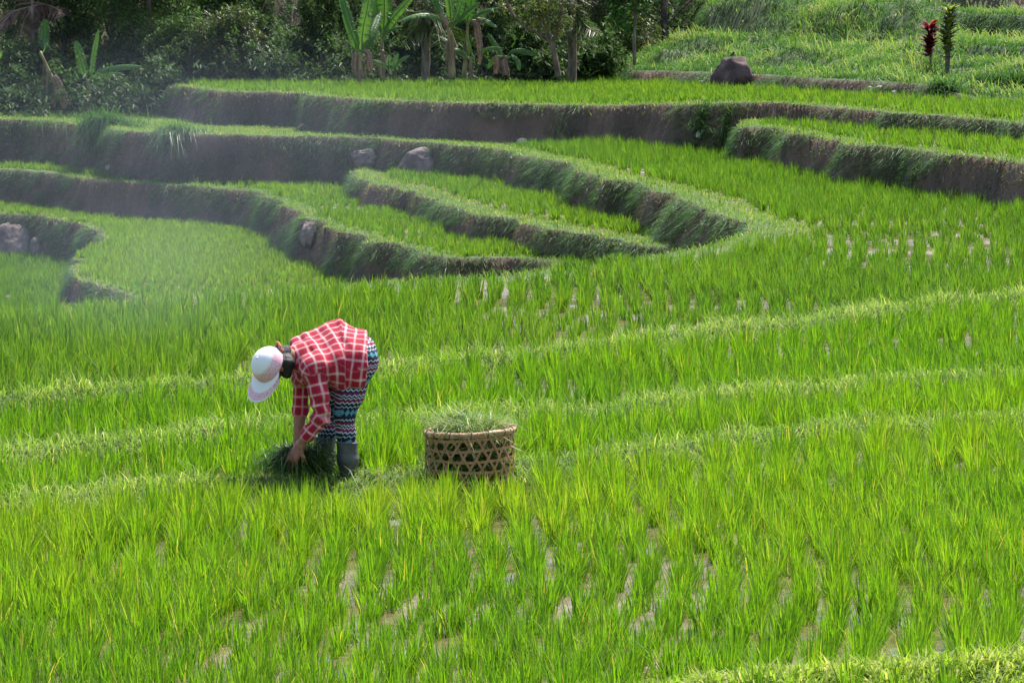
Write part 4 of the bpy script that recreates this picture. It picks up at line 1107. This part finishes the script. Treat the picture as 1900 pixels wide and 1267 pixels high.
banana((164, 200), 52, 4.5, [([(158, 140), (150, 110), (140, 76, .1)], 25, .05), ([(170, 138), (173, 100), (183, 54)], 17, .12), ([(172, 146), (185, 135), (215, 125, -.3), (263, 124, -.4)], 19, .1), ([(170, 146), (185, 141), (228, 137, -.2)], 15, .15)],
       "small banana plant with two upright leaves and one reaching out to the right", 1, 88, group=gL)
banana((118, 196), 100, 4, [([(84, 92, .2), (82, 70, .3), (84, 36, .3)], 30, -.35)], "withered leaning banana stem with one dark leaf and dry rags at its base", 2, 88, lean=(-42, 0), group=gL,
       dead=[([(100, 140), (112, 160), (120, 185), (128, 196)], 16), ([(112, 165), (100, 180), (96, 194)], 14)])
banana((-22, 196), 66, 5, [([(-18, 125), (-8, 112), (2, 96, -.2)], 16, .25), ([(-20, 120), (-40, 80)], 20, 0)], "banana plant with only a leaf edge showing at the left border", 3, 88, group=gL)
banana((668, 140), 42, 7, [([(664, 92), (650, 55), (630, -20, .4)], 26, .05), ([(672, 95), (672, 60), (682, 15), (690, -40, .2)], 32, .35), ([(676, 95), (688, 66), (706, 20, .6)], 26, -.2)],
       "squat banana plant with a thick ragged base and broad upright leaves", 4, 84.2, dead=[([(676, 92), (684, 98), (688, 120), (690, 134)], 12), ([(662, 98), (658, 118), (660, 138)], 12)])
banana((709, 138), 66, 4.5, [([(706, 60), (700, 25), (694, -60, .2)], 36, .35), ([(714, 56), (730, 30), (770, -12, -.3)], 26, .2), ([(712, 55), (714, 20), (712, -50)], 40, .2), ([(716, 62), (732, 52), (748, 50)], 10, -.1)],
       "banana plant with a bare purple stem and a large bright leaf running out of frame", 5, 85)
banana((724, 138), 8, 3, [([(722, 122), (721, 112), (722, 104)], 12, .6), ([(728, 124), (733, 112), (739, 100)], 12, .2), ([(730, 126), (742, 112), (760, 104, -.2)], 12, -.1), ([(718, 128), (708, 118), (692, 112)], 10, .1)],
       "knee high young banana shoot with a bright yellow leaf", 6, 83.9, sheath=False)
banana((839, 140), 88, 6, [([(830, 40), (812, 15), (798, -40)], 20, -.1), ([(838, 36), (834, 0), (822, -60)], 22, .25), ([(845, 38), (856, 10), (870, -50)], 22, .1), ([(828, 44), (800, 26, -.4), (765, 30, -.6), (738, 42, -.7)], 18, .1), ([(848, 42), (866, 22), (890, 6, -.3)], 18, -.1)],
       "tall banana plant with a yellowish stem and fanning leaves", 7, 84.2, lean=(-6, 0), dead=[([(838, 62), (842, 80), (840, 104), (834, 124)], 7), ([(832, 50), (822, 36), (818, 24)], 12)])
banana((861, 138), 96, 4, [([(866, 40), (875, 10), (878, -50)], 26, -.1), ([(874, 36), (896, 22), (925, 16, -.3)], 15, .1), ([(872, 42), (895, 34), (922, 52, -.4)], 17, -.05), ([(862, 36), (850, 10), (845, -40)], 18, 0)],
       "slim banana plant with a long dry leaf hanging beside its stem", 8, 84.6, lean=(8, 0), dead=[([(872, 38), (886, 42), (889, 70), (893, 92), (890, 122)], 13), ([(884, 34), (896, 40), (890, 46)], 8)])
banana((874, 138), 32, 3, [([(868, 108), (850, 92), (820, 92, -.3)], 14, -.1), ([(884, 100), (908, 88), (935, 90, -.3)], 10, .25), ([(876, 100), (870, 88), (868, 72)], 10, .35)],
       "low banana plant with two pale leaves level with the dry hanging one", 9, 84.4)
banana((938, 138), 34, 5, [([(930, 100), (915, 78), (905, 62)], 14, -.2), ([(945, 98), (965, 92), (1000, 104, -.2)], 15, -.15), ([(950, 104), (962, 112), (964, 132)], 15, .2), ([(932, 106), (916, 108), (905, 128)], 14, -.1)],
       "bushy low banana plant with drooping leaves left of the bare forked tree", 10, 84.6, dead=[([(922, 104), (924, 122), (920, 138)], 14), ([(934, 110), (936, 126), (940, 140)], 12)])
# ------------------------------------------------------------------ palm fronds
def palm(base, y, fronds, label, mat, tint, seed, trunk_h, trunk_r, group=None):
    r = np.random.default_rng(seed); s = F_PX / y
    b = PD(*base, y); b[2] = ground_z(b[0], min(b[1], 160)); root = empty("palm_tree", b, label, "palm", group)
    top = PD(base[0], base[1] - trunk_h, y); A = Acc(); ts = np.linspace(-.03, 1, 10)
    A.add(*tube([b + (top - b) * t for t in ts], trunk_r, 9)); A.build("trunk", M_BARK, root)
    for path, lpx in fronds:
        c = chaikin(np.array([top] + [PD(p[0], p[1], y + (p[2] if len(p) > 2 else 0)) for p in path]), 3)
        A = Acc(); A.add(*tube(c, np.linspace(.03, .008, len(c)), 5), .8)
        fr = A.build("frond", mat, root)
        L = np.linspace(0.12, 1, 46); k = (L * (len(c) - 1)); i = np.clip(k.astype(int), 0, len(c) - 2); p0 = c[i] + (c[i + 1] - c[i]) * (k - i)[:, None]; tg = norm(c[i + 1] - c[i])
        p0 = np.concatenate([p0, p0]); tg = np.concatenate([tg, tg]); sg = np.repeat([-1, 1], 46)[:, None]
        sd = norm(np.cross(tg, [0, -.6, .8])) * sg
        d = norm(sd * .8 + tg * .55 + [0, 0, -.35] + r.normal(0, .12, sd.shape))
        ln = lpx / s * np.concatenate([np.sin(np.pi * (.15 + .8 * L))] * 2) * r.uniform(.8, 1.1, 92)
        lf = pack("leaflets", [blades(p0, d, ln, .035, .55, np.clip(r.normal(tint, .15, 92), 0, 1), 3, r=r)], mat)
        lf.parent = fr
    return root
palm((790, 150), 86.6, [([(800, 40), (770, 50), (745, 82, -.5)], 42), ([(815, 35), (840, 60), (850, 100, -.4)], 38), ([(795, 30), (810, 52), (818, 90, -.8)], 40), ([(775, 25), (745, 20), (715, 40)], 36), ([(790, 0), (760, -40), (720, -60)], 40), ([(810, 0), (850, -50), (880, -60)], 40)],
     "coconut palm with drooping feathery fronds behind the tall banana plants", G_OLIVE, .35, 21, 130, .11)
palm((60, 190), 93.2, [([(30, 20), (10, 30), (-20, 60)], 36), ([(75, 8), (100, 12), (120, 28, -.6)], 34), ([(50, 18), (46, 34), (36, 70, -.6)], 30), ([(70, 10), (84, 30), (70, 62, -.8)], 30), ([(55, -20), (20, -60), (-20, -70)], 40), ([(65, -20), (110, -60), (150, -60)], 40)],
     "palm with greyish brown withered fronds at the top left corner", G_DRY, .30, 22, 178, .12)
palm((522, 120), 104, [([(530, 22), (548, 24), (566, 40, -.3)], 26), ([(520, 20), (515, 32), (510, 62, -.4)], 24), ([(540, 10), (560, 10), (585, 28)], 22), ([(510, 10), (495, 22), (488, 45)], 22)],
     "palm with orange brown dead fronds hanging above the tall grass", G_DRY, .62, 23, 108, .10)
palm((1062, 150), 86.4, [([(1060, 30), (1050, 60), (1046, 105, -.4)], 26), ([(1072, 30), (1090, 52), (1110, 62, -.4)], 30), ([(1066, 20), (1074, 50), (1082, 92, -.5)], 26), ([(1050, 10), (1030, 20), (1015, 60)], 26), ([(1070, -10), (1110, -50), (1140, -50)], 34), ([(1060, -10), (1020, -50), (990, -50)], 34)],
     "dull green palm with drooping fronds just right of the bare forked tree", G_OLIVE, .30, 24, 150, .11)
# ------------------------------------------------------------------ trees and shrubs
def crown_leaves(centers, radii, n, size, mat_name, r, tint=.45, squash=.85, clump=26):
    """leaf sprays scattered through several overlapping volumes, denser outside, with gaps between"""
    parts = []; centers = np.asarray(centers, float); radii = np.asarray(radii, float)
    w = radii ** 2; w = w / w.sum()
    nc = max(4, n // clump); ci = r.choice(len(centers), nc, p=w)
    d = norm(r.normal(0, 1, (nc, 3))); cp = centers[ci] + d * (radii[ci] * r.uniform(.45, 1.05, nc) ** .6)[:, None] * [1, 1, squash]
    ct = tint + r.normal(0, .14, nc)
    li = np.repeat(np.arange(nc), clump); N = len(li)
    base = cp[li] + r.normal(0, 1, (N, 3)) * (radii[ci] * .13)[li][:, None]
    dd = norm(d[li] * .7 + r.normal(0, .7, (N, 3)) + [0, 0, -.15])
    return blades(base, dd, size * r.uniform(.6, 1.4, N), size * .42 * r.uniform(.7, 1.3, N), r.uniform(.1, .7, N), np.clip(ct[li] + r.normal(0, .13, N), 0, 1), 2, r=r)
def tree(name, px, y, h, w, label, cat, seed, mat=G_TREE, n=9000, size=.11, tint=.4, low=.03, group="trees and shrubs of the dark hedge", trunk_r=.08, nb=16):
    n = int(n * 1.9)
    """trunk with limbs, crown of leaf sprays from `low` to 1 of the height; px = photo column of the foot, w in metres"""
    r = np.random.default_rng(seed)
    x = (px - IMG_W / 2) / F_PX * y; z = ground_z(x, y); b = np.array([x, y, z])
    root = empty(name, b, label, cat, group)
    A = Acc(); top = b + [r.uniform(-.1, .1) * w, 0, h * .86]
    ts = np.linspace(-.05, 1, 9); A.add(*tube([b + (top - b) * t + [.05 * math.sin(5 * t + seed), 0, 0] for t in ts], [trunk_r * (1.2 - 1.0 * max(t, 0)) + .012 for t in ts], 8))
    cs, rs = [], []
    for k in range(nb):
        t = low + (1 - low) * (k + r.random()) / nb
        a = r.uniform(0, 6.28); prof = math.sin(math.pi * min(.92, .36 + .52 * (t - low) / (1 - low)))
        R = w * .5 * prof; rr_ = min(w * r.uniform(.20, .30), 1.0)
        c = b + np.array([math.cos(a) * R * .75, math.sin(a) * R * .75, h * t])
        cs.append(c); rs.append(rr_)
        s0 = b + (top - b) * max(.08, t - .22); mid = (s0 + c) / 2 + [0, 0, .08]
        lc = chaikin([s0, mid, c], 2); A.add(*tube(lc, np.linspace(trunk_r * .45, .012, len(lc)), 6))
    A.build("trunk", M_BARK, root)
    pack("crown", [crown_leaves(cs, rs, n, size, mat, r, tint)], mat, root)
    return root
T = tree
T("broadleaf_tree", 15, 97, 6.5, 3.6, "dark broadleaf tree above the left border, behind the withered palm", "tree", 41, n=12000)
T("broadleaf_tree", 120, 95, 5.5, 3.0, "olive leafed tree right behind the small banana plant", "tree", 42, n=11000, tint=.5)
T("broadleaf_tree", 205, 94, 6.0, 3.2, "deep green tree between the small banana plant and the tree with fine pale leaves", "tree", 43, n=12000, tint=.3)
T("broadleaf_tree", 285, 92.5, 6.5, 3.0, "tall dark tree with fine pale leaf glints above the terrace corner", "tree", 44, n=14000, size=.10, tint=.52)
T("broadleaf_tree", 365, 96, 7.0, 3.2, "blackish green tree over the left end of the uppermost terrace", "tree", 45, n=12000, tint=.32)
T("broadleaf_tree", 450, 95, 6.5, 2.8, "dense green tree left of the gap with dead palm fronds", "tree", 46, n=12000, tint=.42)
T("shrub", 425, 89, 1.75, 1.75, "round olive green bush standing at the back of the rice", "shrub", 47, mat=G_OLIVE, n=7000, size=.09, tint=.28, low=.1, trunk_r=.04)
T("shrub", 335, 89.5, 1.5, 1.6, "dark low bush left of the round olive bush", "shrub", 48, n=6000, size=.09, tint=.45, low=.08, trunk_r=.04)
T("shrub", 490, 90, 1.6, 1.0, "narrow dark bush right of the round olive bush", "shrub", 49, n=5000, size=.08, tint=.30, low=.08, trunk_r=.04)
T("shrub", 235, 91, 1.7, 1.7, "black green bush under the outstretched banana leaf", "shrub", 50, n=6000, size=.10, tint=.2, low=.06, trunk_r=.04)
T("shrub", 40, 92, 1.6, 2.2, "dark bush behind the tall grass at the left border", "shrub", 51, n=7000, size=.10, tint=.22, low=.06, trunk_r=.04)
T("shrub", 598, 89, 2.6, 1.4, "bluish green shrub left of the squat banana plant", "shrub", 52, n=9000, size=.08, tint=.45, low=.1, trunk_r=.05)
T("shrub", 640, 91, 2.4, 1.2, "grey green shrub directly behind the squat banana plant", "shrub", 53, n=6000, size=.08, tint=.4, low=.1, trunk_r=.05)
T("shrub", 745, 90, 1.6, 1.4, "dark shrub filling the gap between the two banana groups", "shrub", 54, n=6000, size=.10, tint=.3, low=.08, trunk_r=.04)
T("shrub", 810, 89, 1.3, 1.2, "low dark shrub at the foot of the feathery palm", "shrub", 55, n=5000, size=.09, tint=.25, low=.08, trunk_r=.04)
T("broadleaf_tree", 925, 91, 6.0, 2.6, "blue green leafy tree behind the slim banana plant", "tree", 56, n=12000, size=.11, tint=.35)
T("broadleaf_tree", 800, 100, 6.5, 3.0, "shadowy tree far behind the feathery palm", "tree", 57, n=8000, tint=.3)
T("broadleaf_tree", 1010, 94, 6.0, 3.0, "dim olive tree behind the bare forked tree", "tree", 58, mat=G_OLIVE, n=10000, tint=.22)
T("broadleaf_tree", 1105, 93, 6.0, 2.8, "olive brown tree between the dull palm and the bright drooping tree", "tree", 59, mat=G_OLIVE, n=11000, tint=.25)
T("broadleaf_tree", 1235, 98, 6.0, 3.2, "dark tree at the left end of the hillside crest", "tree", 60, n=10000, tint=.28)
T("shrub", 985, 88.5, 1.3, 1.4, "dark leafy shrub at the foot of the bare forked tree", "shrub", 61, n=5000, size=.1, tint=.3, low=.05, trunk_r=.04)
T("shrub", 1095, 89, 1.2, 1.6, "mid green shrub under the dull palm", "shrub", 62, n=6000, size=.1, tint=.5, low=.05, trunk_r=.04)
# the bare forked tree
def forked_tree():
    y = 84.6; r = np.random.default_rng(77)
    b = PD(1035, 137, y); root = empty("forked_tree", b, "slender forked tree with pale bark and thin yellowish leaves", "tree")
    A = Acc(); tips = []
    def limb(pts, r0, r1):
        c = chaikin(np.array([PD(p[0], p[1], y + p[2]) for p in pts]), 2); A.add(*tube(c, np.linspace(r0, r1, len(c)), 7)); return c
    limb([(1036, 142, 0), (1031, 112, 0), (1025, 84, 0), (1025, 76, 0)], .075, .06)
    L1 = limb([(1025, 78, 0), (1031, 66, -.05), (1037, 44, -.1), (1044, 15, -.1), (1050, -40, 0)], .062, .03)
    L2 = limb([(1025, 78, 0), (1015, 64, .1), (1009, 40, .2), (1000, 5, .3), (990, -50, .3)], .05, .02)
    L3 = limb([(1024, 80, 0), (1005, 66, -.1), (985, 56, -.2), (966, 46, -.3), (945, 20, -.3), (930, -20, -.4)], .05, .018)
    for L in (L1, L2, L3):
        for k in range(9):
            i = int(len(L) * (.25 + .7 * k / 9)); p = L[i]; d = norm(np.array([r.normal(0, .7), r.normal(0, .6), r.uniform(.3, 1)])); ln = r.uniform(.3, .8)
            q = p + d * ln; lc = chaikin([p, p + d * ln * .5 + [0, 0, .04], q], 1); A.add(*tube(lc, np.linspace(.02, .006, len(lc)), 5)); tips.append(q); tips.append(p + d * ln * .6)
    A.build("trunk", M_BARK, root)
    pack("crown", [crown_leaves(tips, [.22] * len(tips), 3400, .085, G_OLIVE, r, .62, clump=10)], G_OLIVE, root)
forked_tree()
def bright_tree():
    y = 84.0; r = np.random.default_rng(78)
    b = PD(1178, 84, y + 2); b[2] = ground_z(b[0], b[1]); root = empty("drooping_tree", b, "young tree with bright drooping leaf sprays left of the hillside", "tree")
    A = Acc(); c = chaikin([b - [0, 0, .1], PD(1176, 55, y + 2), PD(1182, 0, y + 2), PD(1180, -60, y + 2)], 2); A.add(*tube(c, np.linspace(.05, .025, len(c)), 7))
    cs = [PD(px, py, y + 2 + r.uniform(-.3, .3)) for px, py in ((1150, 20), (1145, 38), (1160, 45), (1155, 8), (1140, -10), (1165, -15), (1190, 8), (1200, -5), (1185, -30), (1150, -35))]
    for q in cs: A.add(*tube(chaikin([c[len(c) // 2], (c[len(c) // 2] + q) / 2 + [0, 0, .15], q], 2), .012, 5))
    A.build("trunk", M_BARK, root)
    pack("crown", [crown_leaves(cs, [.22] * len(cs), 2600, .12, G_BANANA, r, .55, clump=14)], G_BANANA, root)
bright_tree()
# ti plants on the hillside
def ti_plant(px, py, y, hpx, rosettes, mat, label, seed, tint, lw):
    r = np.random.default_rng(seed); b = hit(px, py, 60); y = b[1]; s = F_PX / y
    root = empty("ti_plant", b, label, "ti plant"); A = Acc()
    top = b + np.array([rosettes[-1][0] / s, 0, hpx / s]); ts = np.linspace(-.15, .98, 8)
    A.add(*tube([b + (top - b) * t for t in ts], .05 if tint > .5 else .025, 7)); A.build("stem", M_BARK, root)
    for (dx, t, n, ln) in rosettes:
        c = b + np.array([dx / s, 0, hpx / s * t])
        a = r.random(n) * 6.28; u = r.random(n)
        base = c + np.column_stack([np.cos(a) * .02, np.sin(a) * .02, (u - .5) * .28 * hpx / s])
        d = norm(np.column_stack([np.cos(a), np.sin(a), .45 + 1.1 * u]))
        pack("leaf_rosette", [blades(base, d, ln / s * r.uniform(.7, 1.15, n), lw / s * r.uniform(.8, 1.2, n), r.uniform(.3, .8, n), np.clip(r.normal(tint, .22, n) + .25 * (u - .5), 0, 1), 4, r=r)], mat, root)
yT = 75.0
ti_plant(1727, 135, yT, 82, [(-4, .50, 46, 26), (-3, .66, 46, 26), (-2, .90, 60, 27)], G_RED, "dark red ti plant with two tiers of drooping leaves", 81, .45, 9)
ti_plant(1757, 142, yT, 116, [(0, .40, 40, 18), (0, .54, 60, 22), (1, .70, 80, 26), (3, .90, 80, 27)], G_YEL, "tall ti plant with yellow edged green leaves on a grey stem", 82, .55, 7)
# ------------------------------------------------------------------ grass clumps that stand out
def clump(name, px, py, y, w, h, n, label, seed, mat=G_LONG, tint=.5, wd=.02, droop=.8, group=None, spread=.5, depth=None, lean=(0, 0)):
    r = np.random.default_rng(seed); s = F_PX / y; b = hit(px, py, y - 9); y = float(b[1]); s = F_PX / y
    x = b[0] + r.normal(0, w / s * .28, n); yy = y + r.normal(0, (depth or w / s * .25), n)
    z = lookup(np.column_stack([x, yy]))[0]
    m = np.abs(z - b[2]) < .45; m[:40] = True; z = np.where(np.abs(z - b[2]) < .45, z, b[2]); x, yy, z = x[m], yy[m], z[m]; n = len(x)
    base = np.column_stack([x, yy, z])
    d = norm(cone_dirs(n, spread, r=r) + np.array([lean[0], lean[1], 0]))
    o = pack(name, [blades(base - b, d, h / s * r.uniform(.5, 1.2, n), wd * r.uniform(.6, 1.3, n), droop * r.uniform(.3, 1.2, n), np.clip(tint + r.normal(0, .16, n), 0, 1), 3, r=r)], mat)
    o.location = tuple(b); return tag(o, label, "grass clump", group)
gT = "tall grass clumps at the edge of the hedge"
clump("grass_clump", 62, 198, 89.5, 130, 62, 900, "bluish tall grass clump in front of the left hedge", 91, tint=.45, group=gT)
clump("grass_clump", 545, 142, 87.5, 110, 62, 800, "tall grass clump with whitish blades left of the squat banana plant", 92, tint=.5, group=gT)
clump("grass_clump", 622, 142, 86.5, 70, 52, 500, "spiky grass clump touching the squat banana plant", 93, tint=.48, group=gT)
clump("grass_clump", 1110, 142, 86.5, 150, 58, 1300, "wide green grass clump between the forked tree and the hillside", 94, tint=.45, group=gT)
clump("grass_clump", 1205, 60, 92, 90, 36, 700, "pale grass clump high on the left flank of the hillside", 95, tint=.6, group=gT)
clump("grass_clump", 985, 142, 86.5, 90, 36, 500, "short grass clump at the foot of the forked tree", 96, tint=.4, group=gT)
clump("grass_clump", 250, 204, 88, 110, 30, 600, "thin weedy grass clump right of the small banana plant", 97, tint=.4, group=gT)
gH = "dark grass mounds on the right of the hillside"
clump("grass_clump", 1835, 162, 68.5, 70, 44, 900, "dark arching grass mound right of the ti plants", 98, tint=.38, group=gH, droop=1.1)
clump("grass_clump", 1882, 160, 68.2, 60, 40, 700, "dark arching grass mound at the right border", 99, tint=.35, group=gH, droop=1.1)
clump("grass_clump", 1745, 168, 70, 70, 36, 700, "tousled grass mound at the foot of the ti plants", 100, tint=.42, group=gH, droop=1.0)
clump("grass_clump", 1345, 246, 60.5, 50, 36, 700, "round dark tuft at the end of the tallest bank", 101, tint=.35, droop=1.0, wd=.016)
clump("grass_clump", 1300, 240, 64.8, 44, 30, 500, "leafy green tuft between the tallest bank and the right terrace", 102, tint=.42, droop=1.0, wd=.016)
clump("grass_clump", 165, 238, 79.6, 150, 60, 1700, "big tuft of long dark grass hanging over the left bank", 103, tint=.42, droop=1.3, wd=.018, lean=(.05, -.5), depth=.25)
clump("grass_clump", 320, 247, 75.6, 110, 42, 900, "mossy green tuft spilling down the left bank", 104, mat=G_BANK, tint=.8, droop=1.3, wd=.016, lean=(0, -.5), depth=.2)
clump("grass_clump", 1140, 492, 38.2, 60, 28, 700, "bushy green weeds on the rim in front of the bowl", 105, mat=G_RIM, tint=.30, wd=.014, droop=.7, depth=.07)
clump("grass_clump", 1055, 500, 37.6, 26, 24, 400, "low dark weeds on the rim left of the bushy ones", 106, mat=G_RIM, tint=.15, wd=.014, droop=.7, depth=.07)
# pale grass plumes by the left ledge
r2 = np.random.default_rng(64)
bpl = P(600, 238, Z_M + .1); n_ = 46
base = bpl + np.column_stack([r2.uniform(-.6, .55, n_), r2.uniform(-.1, .2, n_), np.zeros(n_)])
o = pack("plume_grass", [blades(base - bpl, norm(np.column_stack([r2.uniform(.2, .9, n_), r2.normal(0, .2, n_), np.ones(n_)])), r2.uniform(.15, .3, n_), .02, .9, np.clip(r2.normal(.9, .1, n_), 0, 1), 3, r=r2)], G_DRY)
o.location = tuple(bpl); tag(o, "whitish feathery grass plumes at the foot of the tall bank", "grass plumes")
# undergrowth on the rising ground behind
r2 = np.random.default_rng(70); N = 4000
yy = r2.uniform(87, 120, N); xx = (r2.random(N) * 2 - 1) * (.18 * yy + 2)
pp = np.column_stack([xx, yy]); z, o_, d_, b_ = lookup(pp); m = (o_ != 7) & ~((np.abs(xx / yy * F_PX + 950 - 540) < 45) & (yy > 95))
cs = np.column_stack([pp, z + r2.uniform(.1, 1.1, N)])[m]
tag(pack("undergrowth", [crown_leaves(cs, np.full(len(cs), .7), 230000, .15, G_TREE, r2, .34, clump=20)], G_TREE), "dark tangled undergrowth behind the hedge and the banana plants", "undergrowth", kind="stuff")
# ------------------------------------------------------------------ smoke drifting over the left terraces
def smoke_box(name, lo, hi, dens, label):
    V = np.array([[x, y, z] for x in (lo[0], hi[0]) for y in (lo[1], hi[1]) for z in (lo[2], hi[2])], float)
    c = V.mean(0)
    F = [[0, 1, 3, 2], [4, 6, 7, 5], [0, 4, 5, 1], [2, 3, 7, 6], [0, 2, 6, 4], [1, 5, 7, 3]]
    o = link(name, mesh_np(name, V - c, [F], False)); o.location = tuple(c)
    n = NT("smoke_" + label.split()[0]); v = n.new("ShaderNodeVolumePrincipled")
    tc = n.new("ShaderNodeTexCoord").outputs["Generated"]
    mp = n.new("ShaderNodeMapping"); mp.inputs["Location"].default_value = (-1, -1, -1); mp.inputs["Scale"].default_value = (2, 2, 2); n.ln(tc, mp.inputs[0])
    ln_ = n.new("ShaderNodeVectorMath", operation='LENGTH'); n.ln(mp.outputs[0], ln_.inputs[0])
    fall = n.new("ShaderNodeMapRange"); fall.interpolation_type = 'SMOOTHSTEP'; fall.inputs["From Min"].default_value = 1.0; fall.inputs["From Max"].default_value = .15; n.ln(ln_.outputs["Value"], fall.inputs[0])
    nz = n.noise(.45, 3, .5)
    puff = n.new("ShaderNodeMapRange"); puff.inputs["From Min"].default_value = .35; puff.inputs["From Max"].default_value = .68; n.ln(nz, puff.inputs[0])
    d = n.math('MULTIPLY', n.math('MULTIPLY', fall.outputs[0], puff.outputs[0]), dens)
    n.ln(d, v.inputs["Density"]); v.inputs["Color"].default_value = (.72, .82, 1.0, 1); v.inputs["Anisotropy"].default_value = .35
    n.ln(v.outputs[0], n.out.inputs["Volume"]); n.m.volume_intersection_method = 'FAST' if hasattr(n.m, 'volume_intersection_method') and False else getattr(n.m, 'volume_intersection_method', 'FAST')
    o.data.materials.append(n.m)
    return tag(o, label, "smoke", kind="stuff")
smoke_box("smoke", (-15.5, 37, -2.6), (3.5, 80, 3.2), .0060, "thin bluish smoke drifting across the terraces at the left")
smoke_box("smoke", (-5.2, 24.5, -.2), (-1.2, 35, 1.6), .024, "faint wisp of smoke low over the paddy behind the worker")
